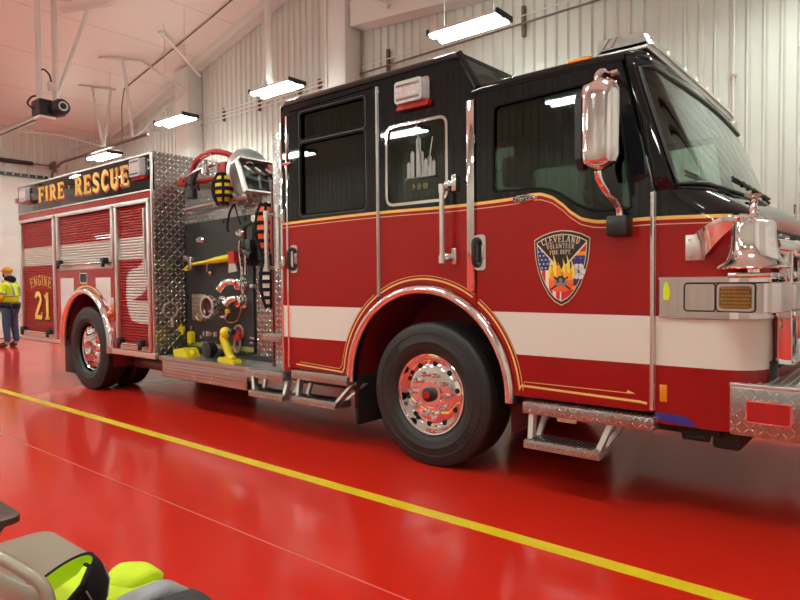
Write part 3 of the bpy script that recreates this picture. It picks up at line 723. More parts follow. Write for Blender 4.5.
# wheel housing liners
def liner(cx, cz, r, y0, y1, mat, name, parent):
    b = MB(); P_ = [(cx + r, .35)] + arc(cx, cz, r, 0, 180, 24) + [(cx - r, .35)]
    b.loft([[Vector((p[0], y0, p[1])) for p in P_], [Vector((p[0], y1, p[1])) for p in P_]], closed=False)
    b.prism(P_, y1, y1 + .02); return b.build(name, mat, parent)
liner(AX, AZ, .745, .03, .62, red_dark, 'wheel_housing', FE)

# ---- hinges, pillar plate, grab rails, handles
m = MB(); m.cyl((-.491, -.014, 1.30), (-.491, -.014, 2.97), .011, 8); m.box(-.507, -.475, -.012, 0, 1.30, 2.97); m.build('door_hinge', steel, FE)
m = MB(); m.cyl((1.652, -.016, .65), (1.652, -.016, 1.93), .014, 8); m.box(1.636, 1.668, -.012, 0, .65, 1.93)
m.build('door_hinge', steel, FE)
m = MB(); m.box(.357, .420, -.014, 0, 1.345, 2.70, .004); m.build('pillar_plate', chrome, FE)
m = MB(); m.box(-1.612, -1.588, -.012, 0, .64, 2.93, .003); m.build('edge_strip', chrome, FE)
m = MB(); m.box(-1.70, -1.672, -.006, .03, .60, 3.03, .003); m.build('corner_trim', chrome, FE)
def door_handle(x, z, parent, s=1):
    h = MB(); h.prism(rr(x - .045, x + .05, z - .125, z + .125, .03), -.022, -.006); h.build('handle_plate', chrome, parent)
    h = MB(); h.tube(smooth([(x - .018, -.02, z + .09), (x - .02, -.055, z + .075), (x - .02, -.06, z), (x - .02, -.055, z - .075), (x - .018, -.02, z - .09)]), .02, 10); h.build('door_handle', plastic, parent)
    h = MB(); h.box(x + .015, x + .035, -.034, -.02, z - .05, z + .05, .005); h.build('latch', steel, parent)
door_handle(-1.505, 1.63, D1); door_handle(.468, 1.62, D2)
def grab(x, y, z0, z1, r=.018, parent=FE, name='grab_rail'):
    h = MB(); h.cyl((x, y, z0), (x, y, z1), r, 12)
    for z in (z0, z1): h.cyl((x, y, z - .03), (x, y, z + .03), r * 1.35, 12); h.tube([(x, y, z), (x, y + .09, z)], r * .8, 8)
    return h.build(name, alum, parent)
grab(.19, -.085, 1.58, 2.09)
m = MB(); 
for z in (1.60, 2.13): m = MB(); m.box(.235, .275, -.03, 0, z - .06, z + .06, .006); m.box(.17, .24, -.03, 0, z - .02, z + .02, .006); m.build('rail_bracket', chrome, FE)
# latch pieces left of the rear door
for z in (2.03, 1.60): 
    m = MB(); m.box(-1.665, -1.625, -.04, 0, z - .06, z + .06, .008); m.box(-1.72, -1.66, -.03, -.012, z - .012, z + .012); m.build('door_striker', chrome, FE)
# chrome bullet latches catching the light by the vista window
m = MB(); m.cyl((-1.64, -.012, 2.50), (-1.53, -.012, 2.50), .014, 8); m.build('hinge_pin', chrome, FE)

# ---- scene light on the middle panel
SL = bpy.data.objects.new('side_light', None)
def warning_light(x0, x1, z0, z1, y, parent, name='warning_light', red=True, dots=True):
    L = MB(); L.prism(rr(x0, x1, z0, z1, .035), y - .035, y); base = L.build(name, chrome, parent)
    L = MB(); L.prism(rr(x0 + .02, x1 - .035, z0 + .01, z1 - .01, .03), y - .085, y - .034); L.build('lens', ledlens, base)
    if red: L = MB(); L.prism(rpoly([(x0 + .0, z0 - .028), (x1 - .01, z0 - .028), (x1 - .0, z0 + .012), (x0 + .02, z0 + .012)], .01), y - .045, y - .005); L.build('red_lens', redlens, base)
    if dots:
        L = MB()
        for r_ in (.38, .62):
            for i in range(6):
                xx = x0 + .045 + (x1 - x0 - .11) * i / 5; zz = z0 + (z1 - z0) * r_
                L.sphere((xx, y - .086, zz), .011, (1, .5, 1), 5)
        L.build('led_row', simple('led_dot', (.85, .55, .45), .25), base)
        L = MB(); 
        for zz in (z1 - .045, z0 + .04): L.box(x0 + .04, x1 - .06, y - .09, y - .084, zz - .008, zz + .008)
        L.build('reflector_bar', chrome, base)
    return base
warning_light(-.27, .048, 2.76, 2.945, 0, FE)

# skyline decal inside the middle window
sky = simple('decal_grey', (.30, .34, .32), .6)
m = MB(); bz = 2.20
m.prism(rect(-.22, .07, bz, bz + .012), .004, .006)
for (x, w, h) in ((-.20, .03, .12), (-.165, .035, .20), (-.11, .045, .30), (-.07, .03, .19), (-.035, .03, .13), (.0, .035, .15), (.04, .03, .11)): m.prism([(x, bz), (x + w, bz), (x + w, bz + h), (x + w / 2, bz + h + .02), (x, bz + h)], .004, .006)
m.prism([(-.06, bz + .05), (-.05, bz + .05), (-.115, bz + .60 - .1), (-.12, bz + .49)], .004, .006); m.prism([(-.01, bz + .05), (.0, bz + .05), (.05, bz + .30), (.04, bz + .30)], .004, .006)
m.build('window_decal', sky, near_mid)
m = MB(); put_text(m, '9-11-01', -.15, 2.12, .045, .004, .2, .1); m.build('window_lettering', simple('decal_gold', (.25, .22, .1), .6), near_mid)

# ---- maker's oval badge and department badge on the front door
m = MB(); m.lathe([(0, -.018), (.06, -.018), (.072, -.012), (.078, 0)], (0, 0, 0), 'Y', 32); o = m.build('maker_badge', chrome, D2); o.scale = (1.22, 1, .36); o.location = (.81, -.004, 1.968)
m = MB(); m.lathe([(0, -.021), (.062, -.021), (.062, -.019)], (0, 0, 0), 'Y', 32); o = m.build('maker_badge_field', plastic, D2); o.scale = (1.2, 1, .31); o.location = (.81, -.004, 1.968)
cu = bpy.data.curves.new('script', 'FONT'); cu.body = 'Pierce'; cu.size = .05; cu.shear = .4; cu.extrude = .001; cu.align_x = 'CENTER'; cu.align_y = 'CENTER'
ob = bpy.data.objects.new('tmp', cu); COL.objects.link(ob); bpy.context.view_layer.update()
me = bpy.data.meshes.new_from_object(ob.evaluated_get(bpy.context.evaluated_depsgraph_get())); bpy.data.objects.remove(ob)
me.materials.clear(); me.materials.append(chrome)
o = bpy.data.objects.new('maker_lettering', me); COL.objects.link(o); o.parent = D2; o.rotation_euler = (PI / 2, 0, 0); o.location = (.81, -.027, 1.97)

def shield(cx, top, bot, hw, s=1.):
    """closed outline: curved top, flaring then pointed"""
    h = top - bot; pts = []
    right = [(0, 1.0), (.35, .985), (.70, .945), (1.0, .885), (.985, .75), (.94, .60), (.84, .44), (.68, .28), (.48, .145), (.25, .05), (0, 0)]
    zc = bot + h * .52
    for u, v in right: pts.append((cx + u * hw * s, zc + (bot + v * h - zc) * s))
    for u, v in right[-2:0:-1]: pts.append((cx - u * hw * s, zc + (bot + v * h - zc) * s))
    return pts
bx, bt, bb, bh = 1.078, 1.742, 1.256, .192
BM = [simple('badge_black', (.012, .012, .012), .35), simple('badge_cream', (.78, .66, .48), .35), simple('badge_white', (.8, .8, .82), .35), simple('badge_navy', (.02, .03, .16), .35), simple('badge_red', (.62, .03, .02), .35), simple('badge_orange', (.85, .32, .03), .35), simple('badge_yellow', (.9, .75, .06), .35), simple('badge_grey', (.2, .22, .23), .35), simple('badge_flame', (.85, .13, .03), .35)]
y = -.0075
def clip(poly, sh):   # keep points inside by construction; simple convex clip (Sutherland)
    out = poly
    for i in range(len(sh)):
        a, b = Vector(sh[i]), Vector(sh[(i + 1) % len(sh)]); inp = out; out = []
        if not inp: return []
        def ins(p): return (b - a).cross(Vector(p) - a) <= 1e-9
        for k in range(len(inp)):
            p, q_ = inp[k - 1], inp[k]; ip, iq = ins(p), ins(q_)
            if ip != iq:
                d1 = (b - a).cross(Vector(p) - a); d2 = (b - a).cross(Vector(q_) - a); t_ = d1 / (d1 - d2)
                out.append((p[0] + (q_[0] - p[0]) * t_, p[1] + (q_[1] - p[1]) * t_))
            if iq: out.append(q_)
    return out
def lay(mb, poly, lv, mi, sh=None):
    if sh: poly = clip(poly, sh)
    if len(poly) < 3: return
    mb.mi = mi; mb.prism(poly, y - .0007 * (lv + 1), y - .0007 * lv)
m = MB()
s0, s1, s2, s3 = shield(bx, bt, bb, bh, 1.), shield(bx, bt, bb, bh, .975), shield(bx, bt, bb, bh, .90), shield(bx, bt, bb, bh, .875)
lay(m, s0, 0, 1); lay(m, s1, 1, 0); lay(m, s2, 2, 1); lay(m, s3, 3, 4)
# left flag: canton and stripes
lay(m, rect(bx - .2, bx + .0, 1.2, 1.7), 4, 2, s3)
for k in range(3): lay(m, rect(bx - .135 + k * .05, bx - .110 + k * .05, 1.2, 1.52), 5, 4, s3)
lay(m, rect(bx - .2, bx - .075, 1.485, 1.72), 6, 3, s3)
for r_ in range(7):
    for c_ in range(4):
        cx_, cz_ = bx - .16 + c_ * .026 + (r_ % 2) * .012, 1.50 + r_ * .027
        lay(m, [(cx_ - .006, cz_), (cx_, cz_ - .006), (cx_ + .006, cz_), (cx_, cz_ + .006)][::-1], 7, 2, s3)
# right flag
lay(m, rect(bx, bx + .2, 1.2, 1.72), 4, 4, s3); lay(m, rect(bx, bx + .2, 1.36, 1.60), 5, 5, s3); lay(m, rect(bx + .005, bx + .2, 1.385, 1.575), 6, 3, s3)
for k in range(6):
    a = k * PI / 3; lay(m, [(bx + .118 + math.cos(a) * .026 + .020 * math.cos(t_ * PI / 4), 1.475 + math.sin(a) * .032 + .022 * math.sin(t_ * PI / 4)) for t_ in range(8)][::-1], 7, 2)
for k in range(12):
    a = math.radians(20 + k * 28); lay(m, [(bx + .112 + math.cos(a) * .075 - .004, 1.475 + math.sin(a) * .085), (bx + .112 + math.cos(a) * .075, 1.479 + math.sin(a) * .085), (bx + .112 + math.cos(a) * .075 + .004, 1.475 + math.sin(a) * .085)], 7, 2, s3)
# black triangle
lay(m, [(bx - .2, 1.80), (bx + .2, 1.80), (bx + .175, 1.655), (bx + .0, 1.475), (bx - .175, 1.655)], 8, 1, s3)
lay(m, [(bx - .2, 1.80), (bx + .2, 1.80), (bx + .165, 1.658), (bx + .0, 1.487), (bx - .165, 1.658)], 9, 0, s3)
# flames
lay(m, rpoly([(bx - .085, 1.47), (bx - .085, 1.38), (bx - .045, 1.345), (bx + .04, 1.345), (bx + .085, 1.385), (bx + .085, 1.47), (bx, 1.50)], .03)[::-1], 10, 8)
for (fx, fz, h_, c_) in ((-.075, 1.455, .09, 6), (-.045, 1.465, .125, 6), (-.015, 1.46, .08, 5), (.02, 1.46, .10, 6), (.048, 1.455, .13, 6), (.078, 1.45, .10, 6), (-.06, 1.44, .06, 5), (.035, 1.44, .07, 5), (.065, 1.44, .06, 5), (0, 1.44, .06, 6)):
    lay(m, [(bx + fx - .014, fz - .02), (bx + fx - .016, fz + .02), (bx + fx - .004, fz + h_ * .6), (bx + fx - .008, fz + h_), (bx + fx + .012, fz + h_ * .55), (bx + fx + .016, fz + .01), (bx + fx + .01, fz - .02)], 11 + (c_ == 5), c_)
# crossed tools and helmet
for s_ in (-1, 1): lay(m, [(bx + s_ * .062, 1.358), (bx + s_ * .070, 1.366), (bx - s_ * .045, 1.445), (bx - s_ * .052, 1.437)][::s_ if s_ < 0 else 1], 13, 0)
lay(m, [(bx + .045 * math.cos(a * PI / 8), 1.408 + .022 * math.sin(a * PI / 8) - .006 * abs(math.cos(a * PI / 8))) for a in range(16)][::-1], 14, 7)
lay(m, [(bx - .026, 1.405), (bx - .026, 1.43), (bx - .012, 1.448), (bx + .012, 1.448), (bx + .026, 1.43), (bx + .026, 1.405)], 15, 0)
lay(m, [(bx - .012, 1.405), (bx - .012, 1.43), (bx, 1.438), (bx + .012, 1.43), (bx + .012, 1.405)], 16, 7)
m.build('department_badge', BM, D2)
m = MB()
put_text(m, 'CLEVELAND', 0, 0, .044, y - .0125, .13, .12, .98, arcr=(bx, 1.664 - .42, .42), centre=True, depth=.001)
put_text(m, 'VOLUNTEER', 0, 0, .030, y - .0125, .13, .14, 1.0, arcr=(bx, 1.626 - .55, .55), centre=True, depth=.001)
put_text(m, 'FIRE DEPT.', 0, 0, .028, y - .0125, .13, .12, .92, arcr=(bx, 1.588 - .8, .8), centre=True, depth=.001)
m.build('badge_lettering', BM[1], D2)

# ---- lower front: amber marker, blue decal, polished headlight band
m = MB(); m.box(1.692, 1.733, -.01, .002, .705, .805, .003); m.build('side_marker', amber, FE)
m = MB(); m.prism([(1.668, .640), (1.84, .632), (1.90, .578), (1.668, .596)], -.003, .001); m.build('blue_decal', blue_s, FE)
m = MB(); m.box(.90, .925, -.0, .01, 2.80, 2.81)
m = MB(); m.box(1.12, 1.27, -.012, .06, 2.79, 2.812, .006); m.build('roof_marker', amber, FE)
def offs(sec, d):     # outward offset in plan
    out = []
    for i, v in enumerate(sec):
        a = sec[max(i - 1, 0)]; c = sec[min(i + 1, len(sec) - 1)]; t_ = (c - a); t_.z = 0; t_.normalize(); out.append(v + Vector((t_.y, -t_.x, 0)) * d)
    return out
m = MB(); nb = squir(1.21, 2.0, 0, .22, x_at=1.69)
k1 = len(nb) // 2 + 3
def lift(s, z): return [Vector((v.x, v.y, z)) for v in s]
m.loft([lift(nb[:k1], 1.215), lift(offs(nb, .012)[:k1], 1.217), lift(offs(nb, .012)[:k1], 1.418), lift(nb[:k1], 1.42)], closed=False); HB = m.build('headlight_panel', chrome, FE)
m = MB(); m.loft([lift(offs(nb, .03)[:k1], 1.418), lift(offs(nb, .03)[:k1], 1.432), lift(nb[:k1], 1.432)], closed=False); m.loft([lift(offs(nb, .02)[:k1], 1.20), lift(offs(nb, .02)[:k1], 1.218), lift(nb[:k1], 1.218)], closed=False); m.build('panel_rim', chrome, FE)
# headlight housing, boxy with a rounded outer corner
def hplan(z, d=0.):
    pts = [Vector((1.835 - d, .0, z)), Vector((1.835 - d, -.045 - d, z)), Vector((2.21, -.045 - d, z))]
    for k in range(9):
        a = -PI / 2 + k * PI / 16; pts.append(Vector((2.21 + (.09 + d) * math.cos(a), .055 + (.10 + d) * math.sin(a), z)))
    pts += [Vector((2.30 + d, .09, z)), Vector((2.305 + d, .16, z)), Vector((2.32 + d, .20, z)), Vector((2.32 + d, .62, z)), Vector((2.2, .64, z))]
    return pts
m = MB(); m.loft([hplan(1.238, -.01), hplan(1.243), hplan(1.395), hplan(1.402, -.01)]); HH = m.build('headlight_housing', chrome, FE)
m = MB(); m.strip(rr(1.835, 1.995, 1.243, 1.396, .02), .008, -.047, True, .003); m.strip(rr(2.0, 2.19, 1.243, 1.396, .02), .008, -.047, True, .003); m.build('housing_gasket', plastic, HH)
m = MB(); m.strip(rr(2.010, 2.180, 1.252, 1.388, .02), .012, -.056, True, .012); m.build('signal_bezel', chrome, HH)
m = MB(); m.prism(rr(2.018, 2.172, 1.260, 1.380, .02), -.058, -.046); m.mi = 1
for i in range(9):
    for j in range(6): m.sphere((2.028 + i * .0160 + (j % 2) * .006, -.058, 1.270 + j * .020), .008, (1, .5, 1), 4)
m.build('turn_signal', [ambergrid, simple('amber_bead', (.36, .20, .02), .25, coat=1)], HH)
for i, yy in enumerate((.30, .50)):
    m = MB(); m.box(2.318, 2.335, yy - .085, yy + .085, 1.25, 1.39, .01); m.build('headlight', simple('headlight_glass', (.75, .76, .74), .1, coat=1), HH)
# yellow reflective tag left of the housing
m = MB(); m.prism(rpoly([(1.715, 1.30), (1.745, 1.30), (1.75, 1.35), (1.735, 1.405), (1.72, 1.405), (1.712, 1.35)], .01), -.02, -.013); m.build('reflector_tag', hivis, HB)
# grille on the nose
m = MB(); m.box(2.225, 2.275, .26, 2.24, .95, 1.56, .01); GR = m.build('grille', simple('grille_dark_red', (.20, .012, .014), .35, coat=.6), FE)
m = MB()
for z in (.96, 1.22, 1.44, 1.56): m.box(2.24, 2.335, .24, 2.26, z - .018, z + .018, .008)
for yy in (.25, .62, 1.25, 1.88, 2.25): m.box(2.25, 2.32, yy - .02, yy + .02, .95, 1.58, .006)
m.build('grille_bar', chrome, GR)
wv = MB()
for k in range(4):
    z0 = 1.0 + k * .145
    up_ = [(.27 + i * .04, z0 + .05 + .028 * math.sin(i * .9 + k)) for i in range(48)]; dn = [(a, b - .05) for a, b in up_[::-1]]
    wv.prism(up_ + dn, 2.276, 2.279, plane='YZ')
wv.build('flag_stripe', simple('flag_grey', (.45, .46, .5), .4), GR)
m = MB(); m.box(2.20, 2.30, .02, .10, .96, 1.19, .01); 
# chrome moulding with an end lamp above the grille
m = MB(); m.tube([(2.24, .12, 1.60), (2.34, .40, 1.585), (2.38, 1.25, 1.58), (2.34, 2.1, 1.585), (2.24, 2.38, 1.60)], .045, 10); m.sphere((2.33, .62, 1.60), .085, (1, 1, 1), 8); m.build('nose_moulding', chrome, FE)
m = MB(); m.tube([(2.18, .02, 1.70), (2.30, .35, 1.66), (2.36, 1.25, 1.65), (2.30, 2.15, 1.66)], .014, 8); m.build('nose_seam', plastic, FE)

# ---- bumper
BX0, BX1 = 2.06, 2.92
m = MB(); m.box(BX0, BX1, 0.0, YW, .565, .835, .012); BP = m.build('bumper', dplate_s, FE)
m = MB(); m.box(BX0 + .01, BX1 - .01, .01, YW - .01, .835, .842)
for i in range(20): m.box(BX0 + .035 + i * .0425, BX0 + .052 + i * .0425, .05, YW - .05, .842, .85, .003)
m.build('bumper_deck', alum, BP)
m = MB(); m.box(BX0, BX1, -.004, .03, .832, .852, .004); m.build('deck_edge', alum, BP)
m = MB(); m.strip(rr(2.146, 2.352, .650, .765, .018), .012, -.012, True, .012); m.build('lamp_bezel', chrome, BP)
m = MB(); m.prism(rr(2.150, 2.348, .654, .761, .015), -.03, -.001); m.build('bumper_lamp', redlens, BP)
m = MB(); m.box(2.19, 2.235, .20, 2.3, .60, .96, .01); m.tube([(2.26, .25, .93), (2.30, 1.25, .95)], .012, 6); m.build('bumper_gap_seal', plastic, FE)
m = MB(); m.box(1.95, 2.1, .1, 2.4, .45, .60, .02); m.tube([(1.80, .12, .57), (1.80, .12, .50), (1.92, .12, .50), (1.92, .12, .57)], .03, 8); m.build('tow_mount', chassis, FE)

# ---- bell and its bracket
m = MB()
prof = [(.0, .235), (.04, .237), (.085, .232), (.100, .222), (.103, .20), (.104, .15), (.108, .10), (.118, .06), (.138, .025), (.165, .005), (.172, -.008), (.168, -.014), (.155, -.010), (.12, .03), (.095, .1), (.09, .2), (0, .22)]
m.lathe(prof, (2.19, -.12, 1.485), 'Z', 48); BL = m.build('bell', chrome, FE)
m = MB(); m.lathe([(0, .0), (.045, .0), (.05, .015), (.03, .03), (.022, .05), (.03, .06), (.022, .075), (.016, .09), (.022, .10), (.012, .115), (0, .118)], (2.19, -.12, 1.716), 'Z', 24); m.build('bell_finial', chrome, BL)
m = MB(); ez = 1.842; m.sphere((2.19, -.12, ez), .012, (1, 1, 1.3), 6)
m.loft([[Vector((2.19 + a * .6, -.12 + s_ * .01, ez + b * .75)) for a, b in ((-.075, .012), (-.05, .03), (-.02, .018), (0, .026), (.02, .018), (.05, .03), (.075, .012), (.05, -.002), (.02, -.01), (0, -.014), (-.02, -.01), (-.05, -.002))] for s_ in (-1, 1)], smooth=False)
m.build('bell_eagle', simple('bronze_chrome', (.55, .36, .32), .15, 1), BL)
m = MB(); m.box(2.09, 2.29, -.22, .15, 1.425, 1.452, .006); m.cyl((2.19, -.12, 1.44), (2.19, -.12, 1.49), .03, 12); m.build('bell_base', chrome, BL)
m = MB(); m.box(1.83, 1.93, -.012, .002, 1.525, 1.67, .004); BK = m.build('bracket_plate', alum, FE)
m = MB()
for z in (1.553, 1.642): m.cyl((1.855, -.02, z), (1.855, -.008, z), .009, 10)
m.build('bolt', steel, BK)
# curved polished arm: wide ribbon from the plate up to the bell head
rib = []
for k in range(13):
    u = k / 12; c0 = Vector((1.885 + .26 * u, -.01 - .16 * math.sin(u * PI / 2), 1.60 + .13 * math.sin(u * PI / 2) ** 1.2))
    hw = .062 * (1 - u) + .018
    rib.append([c0 + Vector((-.01, 0, hw)), c0 + Vector((.015, -.012, hw * .3)), c0 + Vector((.02, 0, -hw)), c0 + Vector((.0, .03, 0))])
m = MB(); m.loft(rib); m.tube([(2.13, -.165, 1.735), (2.19, -.12, 1.735)], .022, 8); m.build('bell_arm', chrome, BK)

# ---- mirror
m = MB(); rings = []
for k in range(15):
    u = k / 14; z = 2.045 + .515 * u; e_ = min(1, (math.sin(PI * min(max(u, .0), 1.)) * 3.2 + .05)) ** .5
    w = .108 * e_; d = .075 * e_
    rings.append([Vector((1.448 + w * math.copysign(abs(math.cos(t * PI / 10)) ** .75, math.cos(t * PI / 10)), -.30 + d * math.copysign(abs(math.sin(t * PI / 10)) ** .8, math.sin(t * PI / 10)), z)) for t in range(20)])
m.loft(rings); MR = m.build('mirror', chrome, FE)
m = MB(); rings = []
for k in range(9):
    u = k / 8; z = 2.055 + .46 * u; e_ = min(1, (math.sin(PI * u) * 3.2 + .05)) ** .5
    rings.append([Vector((1.325 - .002, -.30 - .06 * e_, z)), Vector((1.325 - .002, -.30 + .07 * e_, z)), Vector((1.36, -.30 + .07 * e_, z)), Vector((1.36, -.30 - .06 * e_, z))])
m.loft(rings, smooth=False); m.build('mirror_glass', plastic, MR)
m = MB(); m.tube(smooth([(1.43, -.30, 2.53), (1.43, -.29, 2.58), (1.435, -.24, 2.615), (1.44, -.14, 2.625), (1.45, .0, 2.63)]), .020, 10); m.box(1.38, 1.43, -.03, 0, 2.59, 2.66, .006); m.cyl((1.46, -.16, 2.62), (1.50, -.16, 2.62), .018, 10); m.build('mirror_arm', chrome, MR)
m = MB(); m.tube(smooth([(1.43, -.29, 2.04), (1.435, -.27, 1.99), (1.45, -.20, 1.93), (1.47, -.11, 1.88), (1.475, -.07, 1.83), (1.475, -.07, 1.76)]), [.022] * 31, 10); m.build('mirror_arm', chrome, MR)
m = MB(); m.box(1.41, 1.535, -.12, 0, 1.68, 1.80, .012); m.build('mirror_foot', plastic, MR)

# ---- roof light bar
m = MB()
def lb(yc, zt): return [Vector((x, yc, z)) for x, z in ((1.27, zt - .09), (1.275, zt - .02), (1.31, zt), (1.52, zt - .005), (1.56, zt - .025), (1.59, zt - .09))]
m.loft([lb(.10, 2.925), lb(.16, 2.94), lb(.36, 2.945), lb(1.25, 2.945), lb(2.14, 2.945), lb(2.34, 2.94), lb(2.40, 2.925)]); LBR = m.build('light_bar', simple('lightbar_lens', (.45, .46, .45), .12, .35, coat=1, noise_amt=.35, nscale=18), FE)
m = MB(); m.box(1.28, 1.58, .10, 2.40, 2.815, 2.86, .006); 
for yy in (.55, .95, 1.25, 1.55, 1.95): m.box(1.268, 1.575, yy - .006, yy + .006, 2.85, 2.915, .002)
m.build('light_bar_tray', alum, LBR)
m = MB(); 
for xx in (1.33, 1.38): m.obox(Vector((xx, .10, 2.89)), (.012, .01, .07), Matrix.Rotation(.6, 3, 'Y'))
m.build('light_bar_louvre', chrome, LBR)

# ================================================================== wheels
def tyre(x, z, R, y0, w, parent, n=72, lugs=True):
    pr = [(R * .575, y0 + .045), (R * .60, y0 + .02), (R * .66, y0 + .004), (R * .73, y0), (R * .735, y0 - .002), (R * .745, y0), (R * .84, y0 + .006), (R * .845, y0 + .003), (R * .865, y0 + .004), (R * .87, y0 + .008), (R * .93, y0 + .014), (R * .968, y0 + .022), (R * .99, y0 + .034)]
    g_ = [(R, y0 + .05)]; nn = 5; step = (w - .10) / nn
    for i in range(1, nn): yy = y0 + .05 + i * step; g_ += [(R, yy - .006), (R - .014, yy - .005), (R - .014, yy + .005), (R, yy + .006)]
    g_ += [(R, y0 + w - .05)]
    pr = pr + g_ + [(a, 2 * y0 + w - b) for a, b in pr[::-1]]
    t = MB(); t.lathe(pr, (x, 0, z), 'Y', n)
    if lugs:
        N_ = 80
        for i in range(N_):
            a = 2 * PI * i / N_; M = Matrix.Rotation(-a, 3, 'Y')
            t.obox(Vector((x, 0, z)) + M @ Vector((R - .004, y0 + .040, 0)), (.016, .036, .026), M)
    return t.build('tyre', rubber, parent)
FW = bpy.data.objects.new('front_wheel', None); COL.objects.link(FW); FW.parent = FE
wx, wzc, R = -.03, .550, .556
T1 = tyre(wx, wzc, R, .015, .37, FW, lugs=False)
for txt, a0 in (('GOODYEAR', 152), ('GOODYEAR', -28)):
    sub = MB(); put_text(sub, txt, 0, 0, .055, .010, .2, .12, 1.15, arcr=(0, 0, .425), centre=True, depth=.004)
    tt = MB(); tt.add(sub.bm, Matrix.Translation((wx, 0, wzc)) @ Matrix.Rotation(-math.radians(a0 - 90), 4, 'Y')); tt.build('tyre_lettering', rubber_mark, FW)
r_ = MB()
r_.lathe([(.315, .085), (.318, .052), (.312, .046), (.300, .050), (.294, .062), (.288, .105), (.276, .125), (.262, .118), (.235, .085), (.205, .072), (.12, .070), (.105, .068), (.10, .05), (.0, .05)], (wx, 0, wzc), 'Y', 72)
r_.build('rim', chrome, FW)
r_ = MB()
for i in range(10):
    a = 2 * PI * (i + .3) / 10; c_ = Vector((wx + .238 * math.cos(a), .083, wzc + .238 * math.sin(a)))
    r_ = MB(); r_.lathe([(0, -.006), (.020, -.006), (.021, .0)], c_, 'Y', 16); r_.build('hand_hole', simple('hole_black', (.002, .002, .002), .9), FW)
r_ = MB()
for i in range(10):
    a = 2 * PI * i / 10; c_ = Vector((wx + .158 * math.cos(a), .07, wzc + .158 * math.sin(a))); r_.lathe([(0, -.058), (.010, -.055), (.019, -.042), (.021, 0)], c_, 'Y', 14); r_.build('lug_nut', chrome, FW); r_ = MB()
r_ = MB(); r_.lathe([(0, -.01), (.045, -.008), (.055, 0), (.058, .03), (.085, .035), (.09, .05)], (wx, 0.02, wzc), 'Y', 32); HC = r_.build('hub_cap', plastic, FW)
r_ = MB(); r_.lathe([(0, -.006), (.028, -.004), (.03, .004)], (wx, .008, wzc), 'Y', 24); r_.build('hub_centre', redlens, FW)
# rear dual wheel
RW = bpy.data.objects.new('rear_wheel', None); COL.objects.link(RW); RW.parent = FE
rx, rzc, RR = -5.73, .555, .555
tyre(rx, rzc, RR, .0, .30, RW); tyre(rx, rzc, RR, .39, .28, RW, lugs=False)
r_ = MB(); r_.lathe([(.300, .10), (.305, .075), (.298, .068), (.285, .075), (.278, .10), (.27, .19), (.255, .225), (.235, .235), (.20, .235), (.11, .225), (.0, .225)], (rx, 0, rzc), 'Y', 64); r_.build('rim', chrome, RW)
r_ = MB()
for i in range(10):
    a = 2 * PI * (i + .3) / 10; r_.lathe([(0, -.01), (.022, -.01), (.024, .0)], (rx + .225 * math.cos(a), .237, rzc + .225 * math.sin(a)), 'Y', 14); r_.build('hand_hole', MATS['hole_black'], RW); r_ = MB()
r_ = MB()
for i in range(10):
    a = 2 * PI * i / 10; r_.lathe([(0, -.05), (.012, -.047), (.02, -.035), (.022, 0)], (rx + .165 * math.cos(a), .23, rzc + .165 * math.sin(a)), 'Y', 12); r_.build('lug_nut', chrome, RW); r_ = MB()
r_ = MB(); r_.lathe([(0, -.12), (.05, -.12), (.07, -.115), (.085, -.09), (.098, -.06), (.105, .0), (.11, .02)], (rx, .22, rzc), 'Y', 32); r_.build('hub_cap', chrome, RW)
r_ = MB(); r_.lathe([(0, -.004), (.035, -.002), (.037, .004)], (rx, .098, rzc), 'Y', 24); r_.build('hub_centre', redlens, RW)  # red reflection in the chrome hub, set in as a red disc
# far side wheels
for nm, x, z, R_, y0, w in (('far_front_wheel', wx, wzc, R, 2.09, .37), ('far_rear_wheel', rx, rzc, RR, 1.83, .28), ('far_rear_wheel', rx, rzc, RR, 2.16, .28)):
    t = MB(); t.lathe([(.0, y0 + .1), (.29, y0 + .1), (.30, y0 + .02), (.40, y0), (.50, y0 + .02), (R_, y0 + .07), (R_, y0 + w - .07), (.50, y0 + w - .02), (.40, y0 + w), (.30, y0 + w - .02), (.0, y0 + w - .1)], (x, 0, z), 'Y', 40); t.build(nm, rubber, FE)

# ---- chassis and under parts
m = MB()
for yy in (.80, 1.62): m.box(-7.7, 2.05, yy, yy + .09, .62, .90)
m.cyl((wx, .4, .5), (wx, 2.1, .5), .07); m.cyl((rx, .4, .545), (rx, 2.1, .545), .09); m.sphere((rx, 1.25, .545), .24)
m.box(-.6, 1.4, .85, 1.6, .42, 1.0, .05); m.cyl((.6, 1.25, .55), (-5.5, 1.25, .55), .06); m.box(-3.9, -1.0, .35, .78, .42, .62, .02); m.box(-1.66, -.86, .08, 2.4, .50, .66); m.box(.76, 2.0, .08, 2.4, .52, .66)
m.box(-7.9, -6.5, .1, 2.4, .58, .64); m.box(-5.0, -4.0, .1, 2.4, .50, .60); m.box(-4.0, -1.7, .1, 2.4, .50, .55)
m.build('chassis', chassis, FE)
m = MB(); m.lathe([(.0, .05), (.075, .05), (.08, .0), (.088, 0), (.088, .2), (.088, .9), (.06, 1.0), (.06, 1.4)], (-5.02, .36, .405), 'X', 24); m.build('exhaust_pipe', simple('hot_steel', (.16, .10, .09), .35, .7), FE)
m = MB(); m.box(-.835, -.80, .06, .5, .20, .62, .005); m.build('front_mud_flap', rubber, FE)
m = MB(); m.box(-6.50, -6.10, .03, .06, .17, .56, .005); m.build('rear_mud_flap', rubber, FE)

# ================================================================== rear body
RX0, RX1, ZB, ZT = -7.985, -3.98, .62, 2.92
roller_white = simple('shutter_white', (.62, .58, .54), .4, noise_amt=.05); roller_red = simple('shutter_red', (.34, .010, .008), .42, coat=.15, noise_amt=.05, spec=.2)
